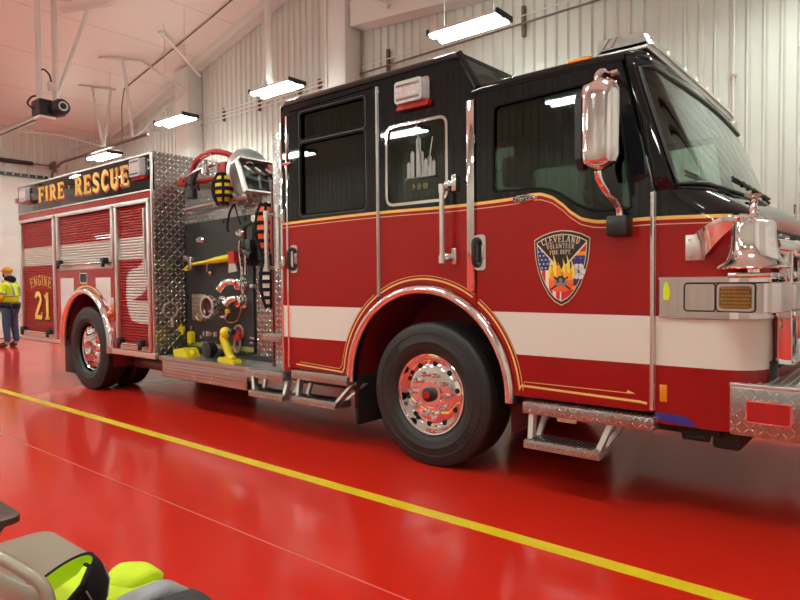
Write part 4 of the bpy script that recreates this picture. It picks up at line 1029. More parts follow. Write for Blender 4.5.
# body shell: front face in diamond plate, rear wall, roof, far side
RAX, RAZ, RAR = -5.72, .62, .70
m = MB(); m.box(RX1 - .02, RX1, 0.0, YW, .575, ZT + .03, .002); BF = m.build('body_front_plate', dplate, FE)
m = MB(); m.box(RX1 + .001, RX1 + .006, .02, .42, 1.45, 2.12); m.build('plate_seam', dplate, BF)
m = MB(); m.box(RX0, RX0 + .02, 0, YW, .6, ZT); m.box(RX0, RX1 - .02, YW - .02, YW, .6, ZT); m.box(RX0, RX1 - .02, .04, YW, ZT - .06, ZT - .04); m.build('body_shell', red_plain, FE)
m = MB(); m.box(RX0, RAX - RAR - .02, .05, .08, .64, 2.5); m.box(RAX + RAR + .02, RX1 - .02, .05, .08, .64, 2.5); m.box(RAX - RAR - .02, RAX + RAR + .02, .05, .08, 1.36, 2.5); BI = m.build('compartment_back', chassis, FE)
# side frame with openings for three roller doors and the wheel arch
outer = [(RX0, .60), (RX0, 2.505), (RX1 - .02, 2.505), (RX1 - .02, .575), (RAX + RAR, .575)] + arc(RAX, RAZ, RAR, 0, 180, 24)[0:] + [(RAX - RAR, .60)]
h1, h2, h3 = rect(-7.90, -6.70, .70, 2.36), rect(-6.55, -4.95, 1.68, 2.36), rect(-4.84, -4.07, .68, 2.36)
m = MB(); m.prism(outer, .0, .03, [h1, h2, h3]); SF = m.build('body_side', red_plain, FE)
m = MB(); m.box(RX0, RX1, -.004, .04, 2.505, ZT, .006); BB = m.build('name_band', blackp, FE)
m = MB(); m.box(RX0, RX1, -.012, .0, 2.497, 2.512, .002); m.box(RX0 + .04, RX1 - .06, -.012, 0, 2.385, 2.412, .002); m.build('rail_moulding', alum, BB)
m = MB(); m.box(RX0, RX1 + .003, -.012, .01, ZT - .005, ZT + .015, .002); m.box(RX1 - .015, RX1 + .004, -.012, .012, .575, ZT + .01, .002); m.build('corner_moulding', alum, BB)
T2 = MB(); put_text(T2, 'FIRE', -7.19 + .024, 2.625 - .024, .215, -.0055, .27, .13, 1.78); T2.build('lettering_shade', orange_s, BB)
T2 = MB(); put_text(T2, '\u00b7', -6.18 + .014, 2.65 - .018, .20, -.0055, .21, .11, 1.0); T2.build('lettering_shade', orange_s, BB)
T2 = MB(); put_text(T2, 'RESCUE', -5.97 + .024, 2.615 - .024, .235, -.0055, .27, .12, 1.62); T2.build('lettering_shade', orange_s, BB)
T2 = MB(); put_text(T2, 'FIRE', -7.19, 2.625, .215, -.0085, .27, .13, 1.78); T2.build('lettering', gold, BB)
T2 = MB(); put_text(T2, '\u00b7', -6.18, 2.65, .20, -.0085, .21, .11, 1.0); T2.build('lettering', gold, BB)
T2 = MB(); put_text(T2, 'RESCUE', -5.97, 2.615, .235, -.0085, .27, .12, 1.62); T2.build('lettering', gold, BB)
warning_light(-7.72, -7.42, 2.66, 2.885, -.004, FE, dots=True); warning_light(-4.35, -4.05, 2.66, 2.885, -.004, FE, dots=True)
m = MB(); m.box(RX0 - .16, RX0, .0, .07, 2.69, 2.77, .01); m.build('rear_marker', redlens, FE)
# roller doors
stripe3 = [(-4.86, 1.975), (-4.30, 1.985), (-4.215, 1.97), (-4.165, 1.92), (-4.155, 1.80), (-4.16, 1.70), (-4.13, 1.68), (-4.05, 1.68), (-4.05, 1.23), (-4.05, 1.22), (-4.10, 1.22), (-4.55, 1.215), (-4.60, 1.20), (-4.62, 1.21), (-4.60, 1.24), (-4.56, 1.275), (-4.48, 1.30), (-4.35, 1.31), (-4.27, 1.34), (-4.215, 1.40), (-4.20, 1.47), (-4.19, 1.60), (-4.21, 1.655)]
def in_poly(x, z, P):
    c = False
    for i in range(len(P)):
        (x0, z0), (x1, z1) = P[i - 1], P[i]
        if (z0 > z) != (z1 > z) and x < (x1 - x0) * (z - z0) / (z1 - z0) + x0: c = not c
    return c
def white3(x, z):
    # rounded end of the upper band
    if 1.70 < z < 1.975 and x < -4.20 + .06 * math.sqrt(max(0, 1 - ((z - 1.84) / .137) ** 2)) * 1.2: return True
    # S curve: right lobe down, left lobe, lower band
    xr = -4.14
    if 1.40 < z <= 1.72 and x > xr - .32 * max(0, (z - 1.40) / .32) ** .0 * 0: 
        pass
    if 1.52 < z <= 1.70: return x > -4.33 and x < -4.13 if z > 1.60 else -4.55 < x < -4.15
    if 1.24 <= z <= 1.52:
        lim = -4.17 - .30 * max(0, (1.40 - z) / .16) if z < 1.40 else -4.17
        return -4.66 + .10 * max(0, (z - 1.44) / .08) < x < lim
    if .94 < z < 1.24: return x > -4.66 + .12 * max(0, (1.08 - z) / .14) ** 2
    return False
# the curled end of the stripe, traced on the door (x, z)
curl = [(-4.95, 1.704), (-4.95, 1.975), (-4.28, 1.983), (-4.20, 1.965), (-4.155, 1.91), (-4.148, 1.84), (-4.148, 1.50), (-4.165, 1.41), (-4.215, 1.34), (-4.29, 1.29), (-4.38, 1.255), (-4.47, 1.235), (-4.54, 1.21), (-4.0, 1.21), (-4.0, .935), (-4.50, .945), (-4.57, .985), (-4.62, 1.06), (-4.655, 1.15), (-4.668, 1.26), (-4.665, 1.38), (-4.66, 1.47), (-4.635, 1.53), (-4.58, 1.57), (-4.50, 1.595), (-4.38, 1.615), (-4.31, 1.64), (-4.27, 1.68), (-4.262, 1.704)]
def shutter(name, x0, x1, z0, z1, wf, dx, parent=FE):
    b = MB(); pitch = .034; nz = int(round((z1 - z0) / pitch)); pitch = (z1 - z0) / nz; nx = max(1, int(round((x1 - x0) / dx)))
    prof = [(0, .048), (.10, .040), (.18, .022), (.5, .0180), (.82, .022), (.90, .040)]
    rows = []
    for j in range(nz):
        for u, yy in prof: rows.append((z0 + (j + u) * pitch, yy))
    rows.append((z1, .048))
    V = [[b.bm.verts.new((x0 + (x1 - x0) * i / nx, yy, z)) for i in range(nx + 1)] for z, yy in rows]
    for j in range(len(rows) - 1):
        zm = (rows[j][0] + rows[j + 1][0]) / 2
        for i in range(nx):
            f_ = b.bm.faces.new((V[j][i], V[j][i + 1], V[j + 1][i + 1], V[j + 1][i])); f_.smooth = True
            f_.material_index = 1 if wf(x0 + (x1 - x0) * (i + .5) / nx, zm) else 0
    return b.build(name, [roller_red, roller_white], parent, uv=False)
band = lambda x, z: 1.700 < z < 1.972
S1 = shutter('roller_door', -7.90, -6.70, .70, 2.36, band, .6); S2 = shutter('roller_door', -6.55, -4.95, 1.68, 2.36, band, .8)
S3 = shutter('roller_door', -4.84, -4.07, .68, 2.36, lambda x, z: in_poly(x, z, curl), .012)
def dframe(x0, x1, z0, z1, parent, bar=True):
    b = MB(); w = .05
    for xa in (x0 - w * .6, x1 - w * .4): b.box(xa, xa + w, -.022, .03, z0 - .06, z1 + .04, .005)
    b.box(x0 - w * .6, x1 + w * .6, -.026, .03, z1, z1 + .045, .005); b.build('door_rail', alum, parent)
    if bar:
        b = MB(); b.box(x0 + .02, x1 - .02, -.012, .03, z0 - .07, z0 - .005, .006); b.build('bottom_rail', alum, parent)
        b = MB(); b.tube([(x0 + .10, -.055, z0 + .005), (x1 - .10, -.055, z0 + .005)], .016, 8); b.build('lift_bar', steel, parent)
        for xx in (x0 + .13, x1 - .13): b = MB(); b.box(xx - .05, xx + .05, -.085, -.01, z0 - .01, z0 + .07, .015); b.box(xx - .02, xx + .02, -.09, -.05, z0 - .05, z0 + .03, .008); b.build('door_latch', plastic, parent)
dframe(-7.90, -6.70, .70, 2.36, S1); dframe(-6.55, -4.95, 1.68, 2.36, S2); dframe(-4.84, -4.07, .68, 2.36, S3)
b = MB(); b.box(-4.15, -4.13, -.03, 0, 1.55, 2.30, .003); b.cyl((-4.10, -.03, 1.52), (-4.10, -.03, 1.70), .014, 8); b.build('pull_strap', alum, S3)
# flat field + ENGINE 21
T3 = MB(); put_text(T3, 'ENGINE', 0, 0, .155, .0115, .14, .13, 1.25, arcr=(-7.235, 1.40 - 1.35, 1.35), centre=True); T3.build('lettering', goldl, S1)
T3 = MB(); put_text(T3, '21', -7.50 + .02, .895 - .02, .40, .0135, .20, .12, 1.5); T3.build('lettering_shade', simple('shade_dark', (.05, .01, .01), .5), S1)
T3 = MB(); put_text(T3, '21', -7.50, .895, .40, .0100, .20, .12, 1.5); T3.build('lettering', gold, S1)
# polished panels by the rear arch
def fender_panel(P):
    b = MB(); b.prism(P, -.004, .002); return b.build('fender_panel', chrome, FE)
fender_panel([(-6.50, 1.50), (-6.08, 1.50), (-6.08, 1.25)] + [(RAX + .80 * math.cos(math.radians(a)), RAZ + .80 * math.sin(math.radians(a))) for a in (122, 130, 138, 146, 153)] + [(-6.50, .92)])
fender_panel([(-5.43, 1.50), (-5.02, 1.50), (-5.02, .98)] + [(RAX + .80 * math.cos(math.radians(a)), RAZ + .80 * math.sin(math.radians(a))) for a in (30, 38, 46, 54, 62, 68)])
b = MB(); b.strip(rr(-5.86, -5.66, 1.43, 1.56, .02), .014, -.012, True, .012); b.mi = 1; b.prism(rr(-5.85, -5.67, 1.44, 1.55, .02), -.004, .002); b.build('fuel_door', [chrome, plastic], FE)
b = MB(); b.sphere((-4.995, -.03, 1.035), .055, (1, .7, .8), 8); b.box(-5.06, -4.93, -.012, 0, .96, 1.14, .01); b.build('rear_side_marker', simple('orange_lens', (.55, .10, .02), .15, coat=1), FE)
b = MB(); b.box(-5.06, -4.95, -.008, .0, 1.10, 1.24, .005); b.build('hinge_plate', alum, FE)
arch_trim(RAX, RAZ, .70, .095, -.01, FE, chrome, 'rear_arch_trim', drop=.08, yd=.06)
b = MB(); b.strip([(RAX + .77 * math.cos(math.radians(a)), RAZ + .77 * math.sin(math.radians(a))) for a in range(130, 55, -3)], .016, -.003); b.build('pinstripe', goldl, FE)
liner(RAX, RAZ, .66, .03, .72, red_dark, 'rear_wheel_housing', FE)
b = MB(); b.box(RX0, RAX - RAR, -.01, .05, .57, .625, .005); b.build('rub_rail', alum, FE)
b = MB(); b.box(RAX + RAR, RX1 + .02, -.015, .05, .535, .60, .005); b.build('rub_rail', alum, FE)
b = MB(); b.box(RX0 - .02, RAX - RAR, -.006, .03, .56, .60, .005); b.build('lower_skirt', red_plain, FE)

# ================================================================== pump area
PYd = .43
def sub_plate(x0, x1, y0, y1, z0, z1, name, mat, parent=FE, bev=.002):
    b = MB(); b.box(x0, x1, y0, y1, z0, z1, bev); return b.build(name, mat, parent)
b = MB(); b.prism([(RX1, .585), (-1.70, .585), (-1.70, 2.34), (-2.56, 2.34), (-2.62, 2.40), (-2.80, 2.78), (RX1, 2.74)], PYd, PYd + .03); b.build('pump_module', dplate, FE)
PP = MB(); PP.prism(rpoly([(-3.95, .665), (-2.66, .655), (-2.66, 2.155), (-3.95, 2.125)], .012), PYd - .022, PYd - .001); PP = PP.build('pump_panel', panelblk, FE)
for z in (1.25, 1.75, 2.08): b = MB(); b.box(-3.97, -3.93, PYd - .035, PYd - .02, z - .03, z + .03); b.build('panel_hinge', plastic, PP)
for xx in (-3.7, -3.2, -2.8): b = MB(); b.box(xx - .03, xx + .03, PYd - .035, PYd - .02, 2.09, 2.13); b.build('panel_hinge', plastic, PP)
b = MB(); b.box(-3.95, -2.67, PYd - .026, PYd - .022, .665, .715); b.build('yellow_strip', simple('yellow_marking', (.34, .31, .08), .5), PP)
pf = PYd - .022
def disc(x, z, r, y0, y1, name, mat, parent, n=24):
    b = MB(); b.lathe([(0, y0), (r * .9, y0), (r, y0 + .006), (r, y1)], (x, 0, z), 'Y', n); return b.build(name, mat, parent)
for (x, z, sx) in ((-3.72, 1.925, 1.5), (-2.955, 1.965, 1.5)):
    b = MB(); b.lathe([(0, -.02), (.035, -.018), (.045, -.008), (.05, 0)], (0, 0, 0), 'Y', 20); o = b.build('oval_pull', chrome, PP); o.location = (x, pf, z); o.scale = (sx, 1, .9)
# large suction inlet: ring cap on an elbow
def elbow(x, z, r, name='hose_inlet'):
    b = MB(); b.lathe([(r * 1.25, .0), (r * 1.25, -.02), (r, -.02), (r * .95, -.12), (r * 1.1, -.13), (r * 1.1, -.17), (r * .9, -.17), (r * .85, -.1), (0, -.09)], (x, pf, z), 'Y', 28); return b.build(name, chrome, PP)
elbow(-3.27, 1.145, .10); 
b = MB(); b.lathe([(.11, -.16), (.135, -.16), (.14, -.20), (.125, -.235), (.10, -.235), (.095, -.20), (.11, -.16)], (-3.23, pf - .02, 1.155), 'Y', 32); b.build('inlet_ring', chrome, PP)
b = MB(); b.lathe([(0, -.18), (.10, -.18)], (-3.23, pf - .02, 1.155), 'Y', 24); b.build('inlet_screen', simple('screen_dark', (.12, .06, .06), .3, .8), PP)
for (x, z, kk) in ((-2.90, 1.40, 1), (-2.90, 1.215, .55)):
    b = MB(); b.lathe([(.08, 0), (.08, -.015), (.055, -.02), (.05, -.06), (.062, -.065), (.062, -.09), (.05, -.095), (0, -.095)], (x, pf, z), 'Y', 24); b.build('discharge_port', chrome, PP)
    b = MB(); b.tube(smooth([(x - .03, pf - .08, z + .02), (x - .08 * kk, pf - .10, z + .03), (x - .17 * kk, pf - .12, z + .01), (x - .24 * kk, pf - .14, z - .06 * kk)]), [.034 + .001 * i for i in range(19)], 14); b.build('discharge_elbow', chrome, PP)
    b = MB(); b.lathe([(0, -.10), (.028, -.10), (.032, -.095)], (x, pf, z - .012), 'Y', 20); b.build('port_cap', redlens, PP)
b = MB(); b.box(-3.12, -3.05, pf - .10, pf - .07, 1.08, 1.13, .01); b.build('hazard_label', yellow, PP)
b = MB(); b.tube(smooth([(-3.25, pf - .02, 1.05), (-3.15, pf - .03, .98), (-3.0, pf - .02, 1.0), (-2.93, pf - .02, 1.12), (-2.92, pf - .02, 1.2)]), .006, 6); b.build('cap_cable', steel, PP)
b = MB(); b.box(-3.90, -3.62, pf - .012, pf, .975, 1.285, .004); GP = b.build('gauge_plate', simple('plate_brass', (.40, .38, .28), .4, .7), PP)
b = MB()
for i in range(6):
    for j in range(6): b.box(-3.88 + i * .044, -3.855 + i * .044, pf - .018, pf - .01, 1.0 + j * .045, 1.022 + j * .045, .003)
b.build('relief_valve', steel, PP)
b = MB(); b.lathe([(.085, 0), (.10, 0), (.10, -.015), (.085, -.015), (.085, 0)], (-3.70, pf - .02, 1.06), 'Y', 28); b.build('gauge_ring', chrome, PP)
b = MB(); b.tube([(-3.50, pf, 1.55), (-3.50, pf - .06, 1.55), (-3.49, pf - .06, 1.62), (-3.46, pf - .06, 1.66)], .010, 6); b.sphere((-3.50, pf - .02, 1.53), .03, (1, .6, .9), 6); b.build('toggle_valve', steel, PP)
b = MB(); b.prism(rr(-3.935, -3.845, .70, .84, .03), pf - .06, pf - .01); b.build('yellow_handle', yellow, PP)
b = MB(); b.box(-3.91, -3.87, pf - .04, pf, .84, .91, .006); b.build('handle_stem', steel, PP)
for i in range(4):
    b = MB(); b.box(-3.67 + i * .075, -3.63 + i * .075, pf - .03, pf, .80, .855, .006); b.build('panel_switch', steel if i % 2 == 0 else simple('switch_pink', (.5, .35, .33), .4), PP)
    b = MB(); b.box(-3.69 + i * .075, -3.675 + i * .075, pf - .03, pf, .655 + .0, .735, .003); b.build('drain_lever', alum, PP)
b = MB(); b.box(-3.75, -3.70, pf - .01, pf, .76, .80, .003); b.box(-2.80, -2.72, pf - .01, pf, .80, .83, .003); b.box(-2.80, -2.74, pf - .01, pf, .75, .775, .003); b.build('label_plate', steel, PP)
b = MB(); b.lathe([(.0, -.05), (.05, -.05), (.062, -.03), (.065, 0)], (-2.985, pf, .83), 'Y', 24); b.build('drain_knob', redlens, PP)
b = MB(); b.lathe([(.07, -.0), (.085, -.0), (.085, -.02), (.07, -.02), (.07, 0)], (-2.985, pf, .87), 'Y', 24); b.tube(smooth([(-3.03, pf - .03, .80), (-3.04, pf - .03, .69), (-2.99, pf - .03, .65), (-2.94, pf - .03, .69), (-2.94, pf - .03, .80)]), .013, 8); b.build('drain_ring', simple('pink_metal', (.6, .42, .4), .3, .8), PP)
# black valve cluster with handles left of the webbing
b = MB(); b.box(-2.90, -2.72, pf - .12, pf, 1.60, 1.88, .02); b.tube([(-2.83, pf - .1, 1.85), (-2.78, pf - .14, 2.0), (-2.70, pf - .1, 2.05)], .02, 8); b.cyl((-2.9, pf - .12, 1.78), (-2.68, pf - .12, 1.70), .045, 12); b.cyl((-2.62, pf - .05, 1.65), (-2.62, pf - .05, 1.95), .04, 12); b.build('valve_body', plastic, PP)
b = MB(); b.tube(smooth([(-2.86, pf - .14, 1.86), (-2.83, pf - .17, 1.75), (-2.80, pf - .17, 1.55), (-2.80, pf - .16, 1.22)]), .016, 8); b.tube([(-2.76, pf - .14, 1.76), (-2.74, pf - .16, 1.50)], .018, 8); b.build('pull_rod', chrome, PP)
b = MB(); b.box(-2.74, -2.66, pf - .08, pf, 1.72, 1.86, .01); b.box(-2.7, -2.64, pf - .08, pf, 1.36, 1.40, .01); b.box(-2.72, -2.62, pf - .03, pf, 2.06, 2.14, .01); b.build('switch_box', alum, PP)
for ch in list(PP.children):
    if not ch.name.startswith(('panel_hinge', 'yellow_strip')): ch.location.x += .07 + (.10 if ch.name.startswith(('valve_body', 'pull_rod')) else 0)
# items on the diamond front face of the body
b = MB(); b.lathe([(.085, 0), (.10, 0), (.10, .02), (.085, .02), (.085, 0)], (RX1, .20, 1.10), 'X', 28); b.mi = 0; b.tube([(RX1 + .012, .22, 1.01), (RX1 + .012, .22, .90)], .02, 8); b.build('rear_light_ring', alum, BF)
b = MB(); b.box(RX1, RX1 + .03, .30, .38, .83, .90, .01); b.tube([(RX1 + .03, .32, .93), (RX1 + .05, .33, .80)], .01, 6); b.build('rope_hook', yellow, BF)
# running board
b = MB(); b.box(-3.87, -1.68, -.02, PYd + .02, .535, .588, .004); RB = b.build('running_board', dplate_s, FE)
sub_plate(-3.80, -2.235, -.015, .0, .355, .536, 'step_skirt', dplate_s); sub_plate(-3.80, -2.235, .0, .3, .355, .36, 'skirt_bottom', dplate_s)
def step(x0, x1, z1, x0b, x1b, zb, name='folding_step'):
    b = MB(); b.box(x0, x1, -.075, .05, z1 - .075, z1, .006); st = b.build(name, dplate_s, FE)
    t_ = MB(); t_.box(x0b, x1b, -.10, .10, zb - .055, zb, .006); t_.build('lower_tread', dplate_s, st)
    t_ = MB()
    for xx in (x0 + .02, x1 - .02 if x1b > x1 - .2 else x1b + .02):
        t_.loft([[Vector((xx + a, -.02 + b_, z1 - .07)) for a, b_ in ((0, 0), (.035, 0), (.035, .05), (0, .05))], [Vector((min(max(xx, x0b + .01), x1b - .045) + a, -.06 + b_, zb)) for a, b_ in ((0, 0), (.035, 0), (.035, .05), (0, .05))]], smooth=False)
        t_.loft([[Vector((xx + a + .05, .10 + b_, z1 - .07)) for a, b_ in ((0, 0), (.035, 0), (.035, .03), (0, .03))], [Vector((min(max(xx, x0b + .01), x1b - .045) + a, .06 + b_, zb)) for a, b_ in ((0, 0), (.035, 0), (.035, .03), (0, .03))]], smooth=False)
    t_.box(x0 + .02, x1b, .09, .11, z1 - .10, z1 - .07); t_.build('step_bracket', alum, st)
    t_ = MB()
    for i in range(int((x1b - x0b) / .028)):
        t_.box(x0b + .01 + i * .028, x0b + .022 + i * .028, -.09, .09, zb, zb + .008, .002)
    t_.build('tread_grip', steel, st); t_ = MB()
    for i in range(int((x1 - x0) / .028)): t_.box(x0 + .01 + i * .028, x0 + .022 + i * .028, -.07, .0, z1, z1 + .006, .002)
    t_.build('tread_grip', steel, st)
    return st
s1 = step(.83, 1.68, .612, .85, 1.37, .368); b = MB(); b.box(1.05, 1.18, -.02, .0, .50, .53, .006); b.build('step_latch', alum, s1)
s1 = step(-1.50, -.80, .625, -1.47, -.92, .395); s1 = step(-2.17, -1.62, .583, -2.10, -1.60, .385)
# diamond strip, pillar and small step beside the rear cab edge
b = MB(); b.box(-1.93, -1.705, .10, .13, .60, 2.85, .002); b.box(-1.715, -1.70, .0, .13, .6, 3.0); b.build('gap_plate', dplate, FE)
b = MB(); b.box(-1.965, -1.945, .10, .13, .60, 2.40, .004); b.build('red_edge', red_dark, FE)
b = MB(); b.box(-1.98, -1.71, -.01, .12, .86, .93, .004); b.build('small_step', dplate_s, FE)
grab(-1.94, .02, 1.56, 2.07, .020, name='grab_rail'); grab(-1.745, .0, 1.575, 2.11, .020, name='grab_rail')
b = MB(); b.tube([(-2.32, PYd - .03, .62), (-1.99, .12, .60)], .012, 6); b.build('deck_trim', steel, FE)

# gauge console at the top, open box with levers
def con(u, v, d=0.):      # u across the truck, v up the tilted face, d out of it
    return Vector((-2.52 - .14 * v + d * .93, .24 + u, 2.38 + .33 * v + d * .36))
def cquad(mb, u0, u1, v0, v1, d0, d1):
    mb.loft([[con(u0, v0, d0), con(u1, v0, d0), con(u1, v0, d1), con(u0, v0, d1)], [con(u0, v1, d0), con(u1, v1, d0), con(u1, v1, d1), con(u0, v1, d1)]], smooth=False)
b = MB(); cquad(b, 0, 1.9, 0, 1, -.02, 0); CB = b.build('control_console', panelblk, FE)
b = MB(); cquad(b, -.02, 1.92, .98, 1.04, -.10, .06); cquad(b, -.02, .0, 0, 1, -.04, .02); cquad(b, -.02, 1.92, -.04, .01, -.02, .02); b.build('console_hood', alum, CB)
b = MB(); cquad(b, .0, 1.9, 0, 1, -.06, -.03); b.build('console_back', alum, CB)
for i in range(6):
    u_ = .12 + i * .14
    b = MB(); b.sphere(con(u_ + .015, .50, .05), .032, (1, 1, .8), 6); b.build('lever_knob', plastic, CB)
    b = MB(); b.tube([con(u_ - .07, .80, .01), con(u_ - .05, .62, .05), con(u_ + .05, .40, .05), con(u_ + .06, .10, .01)], .013, 6); b.tube([con(u_ - .07, .42, .02), con(u_ + .05, .36, .02)], .010, 6); b.build('control_lever', alum, CB)
b = MB(); cquad(b, .34, .72, .58, .92, .0, .05); b.build('red_gauge', hoseR, CB); b = MB(); cquad(b, .42, .60, .66, .82, .05, .055); b.build('gauge_window', plastic, CB)
b = MB(); b.tube([con(.07, .86, .02), con(.10, .90, .03), con(.15, .86, .03)], .014, 6); b.build('gauge_bezel', chrome, CB)
# hose reel behind the console
b = MB(); b.lathe([(.0, .0), (.05, .01), (.22, .01), (.245, .025), (.28, .025), (.29, .01), (.29, -.02), (.15, -.03), (.15, -.20), (.21, -.21), (.21, -.23), (0, -.23)], (-2.84, .52, 2.61), 'X', 56); HR = b.build('hose_reel', alum, FE)
b = MB(); b.lathe([(.15, -.04), (.18, -.05), (.19, -.08), (.19, -.18), (.15, -.20)], (-2.84, .52, 2.61), 'X', 40); b.build('reel_hose', hoseR, HR)
b = MB(); b.box(-3.05, -2.88, .48, .9, 2.24, 2.40); b.build('reel_mount', alum, HR)
# roller guide (horizontal rod) under the hose
b = MB(); b.cyl((-3.84, .33, 2.285), (-3.25, .33, 2.31), .018, 10); b.cyl((-3.1, .33, 2.32), (-2.62, .33, 2.335), .028, 12); b.cyl((-3.3, .33, 2.31), (-3.06, .33, 2.32), .016, 10); b.cyl((-3.80, .33, 2.29), (-3.80, .43, 2.29), .01, 8); b.cyl((-2.66, .33, 2.33), (-2.66, .43, 2.33), .01, 8)
b.build('hose_roller', simple('dull_copper', (.58, .47, .42), .35, .8), FE)
# red grab hoop and its brackets on the deck
b = MB(); b.tube(smooth([(-3.53, .25, 2.62), (-3.53, .25, 2.72), (-3.44, .26, 2.81), (-3.29, .27, 2.855), (-3.12, .28, 2.865), (-2.98, .32, 2.83), (-2.9, .4, 2.78)]), .032, 12); b.build('booster_hose', hoseR, FE)
b = MB(); b.box(-3.85, -2.97, .24, .36, 2.555, 2.59, .01); b.box(-3.10, -2.95, .27, .38, 2.59, 2.74, .02); b.build('hose_tray', hoseR, FE)
b = MB(); b.tube([(-3.75, .25, 2.63), (-3.35, .22, 2.68), (-3.1, .24, 2.72)], .025, 10); b.cyl((-3.20, .2, 2.62), (-3.20, .2, 2.77), .04, 12); b.sphere((-3.20, .2, 2.81), .028, (1.6, 1, .6), 6); b.tube([(-3.29, .2, 2.79), (-3.1, .2, 2.82)], .013, 6); b.cyl((-3.80, .25, 2.60), (-3.72, .25, 2.66), .04, 12); b.build('hose_swivel', chrome, FE)

# ================================================================== loose gear on the truck
# pickhead axe on the pump panel
ax = thing('fire_axe', 'yellow-handled axe with a red head hung across the black pump panel', 'axe', (-3.80, .33, 1.655))
b = MB(); b.tube(smooth([(-.03, 0, -.075), (.0, 0, -.045), (.10, 0, -.02), (.35, 0, .0), (.60, 0, .02), (.86, 0, .04)]), [.034, .032, .028, .024, .021] + [.021] * 10 + [.024, .028, .032, .036, .04, .042, .044, .046, .046, .046, .046], 10, ry=.9); b.build('handle', yellow, ax)
b = MB(); b.prism([(.83, .10), (.95, .11), (.95, -.02), (.84, -.03)], -.03, .03); b.build('axe_head', simple('axe_red', (.45, .02, .02), .4), ax)
b = MB(); b.prism([(.83, -.03), (.94, -.02), (.98, -.11), (.82, -.125)], -.012, .012); b.build('blade', alum, ax)
b = MB(); b.box(.06, .12, -.03, .06, -.09, .07, .008); b.box(-.07, .02, -.02, .06, .02, .09, .008); b.build('bracket', steel, ax)
def bundle(label, x, y, z0, z1, w, d, mat, name='hose_bundle', lean=0., cols=2, rows=4, loose=False):
    t = thing(name, label, 'hose bundle', (x, y, z0)); H = z1 - z0
    b = MB(); rings = []
    for k in range(11):
        u = k / 10; e_ = math.sin(PI * (u * .86 + .07)) ** .6
        rings.append([Vector((lean * u + w * e_ * .5 * math.cos(a * PI / 6), d * e_ * .5 * math.sin(a * PI / 6), H * u)) for a in range(12)])
    b.loft(rings); b.build('hose', mat, t)
    b = MB()
    for k in range(rows + 1):
        u = .05 + .9 * k / rows; e_ = math.sin(PI * (u * .86 + .07)) ** .6 * 1.06
        b.tube([(lean * u + w * e_ * .5 * math.cos(a * PI / 8), d * e_ * .5 * math.sin(a * PI / 8), H * u) for a in range(16)], .013, 6, closed=True, ry=1.6)
    for a_ in [math.radians(v) for v in ([205, 262, 320] if cols == 2 else [200, 240, 280, 320])]:
        b.tube([(lean * u_ + w * 1.06 * .5 * math.cos(a_) * math.sin(PI * (u_ * .86 + .07)) ** .6, d * 1.06 * .5 * math.sin(a_) * math.sin(PI * (u_ * .86 + .07)) ** .6, H * u_) for u_ in [i / 12 for i in range(13)]], .014, 6)
    b.build('web_strap', darkfab, t)
    return t
bundle('yellow hose bundle in black webbing hanging below the hose reel', -2.95, .24, 2.26, 2.60, .25, .18, yellowfab)
bundle('orange hose bundle in black webbing behind the grab rails by the rear cab', -2.22, .24, 1.72, 2.22, .22, .22, orangefab, rows=5)
bundle('off-white canvas bundle in black netting below the orange one', -2.16, .24, 1.16, 1.70, .22, .2, canvas, rows=6)
b = MB(); b.tube(smooth([(-2.9, .36, 2.28), (-2.96, .34, 2.2), (-3.0, .33, 2.05), (-2.98, .33, 1.98)]), .012, 6); b.tube(smooth([(-2.9, .36, 2.28), (-2.84, .35, 2.15), (-2.80, .36, 2.05)]), .008, 6)
tag(b.build('strap', darkfab), 'black strap dangling under the yellow hose bundle over the black panel', 'strap')
b = MB(); b.prism(rpoly([(-2.02, 1.68), (-1.96, 1.62), (-1.95, 1.35), (-2.01, 1.17), (-2.03, 1.2)], .02), .20, .26); tag(b.build('folded_cloth', canvas), 'beige cloth flap hanging beside the netted canvas bundle', 'cloth')
b = MB(); b.prism(rpoly([(-2.07, 2.12), (-1.98, 2.0), (-1.975, 1.75), (-2.0, 1.70), (-2.07, 1.70)], .03), .17, .21); tag(b.build('red_strap_bag', hoseR), 'red fabric bag edge hanging behind the left grab rail', 'bag')
# nozzle
nz = thing('hose_nozzle', 'black hose nozzle hanging from the red hose over the diamond plate', 'nozzle', (-3.47, .20, 2.63))
b = MB(); b.lathe([(0, .0), (.035, 0), (.035, -.05), (.045, -.06), (.045, -.10), (.03, -.11), (.03, -.14), (.055, -.15), (.058, -.25), (.05, -.26), (0, -.26)], (0, 0, 0), 'Z', 18); b.build('barrel', plastic, nz)
b = MB(); b.tube([(-.02, 0, -.08), (-.12, 0, -.06), (-.13, 0, -.14), (-.04, 0, -.17)], .016, 8); b.tube([(.0, 0, -.1), (.10, 0, .02)], .022, 8); b.tube([(.03, 0, -.15), (.12, 0, -.12), (.13, 0, -.18)], .018, 8); b.build('pistol_grip', plastic, nz)
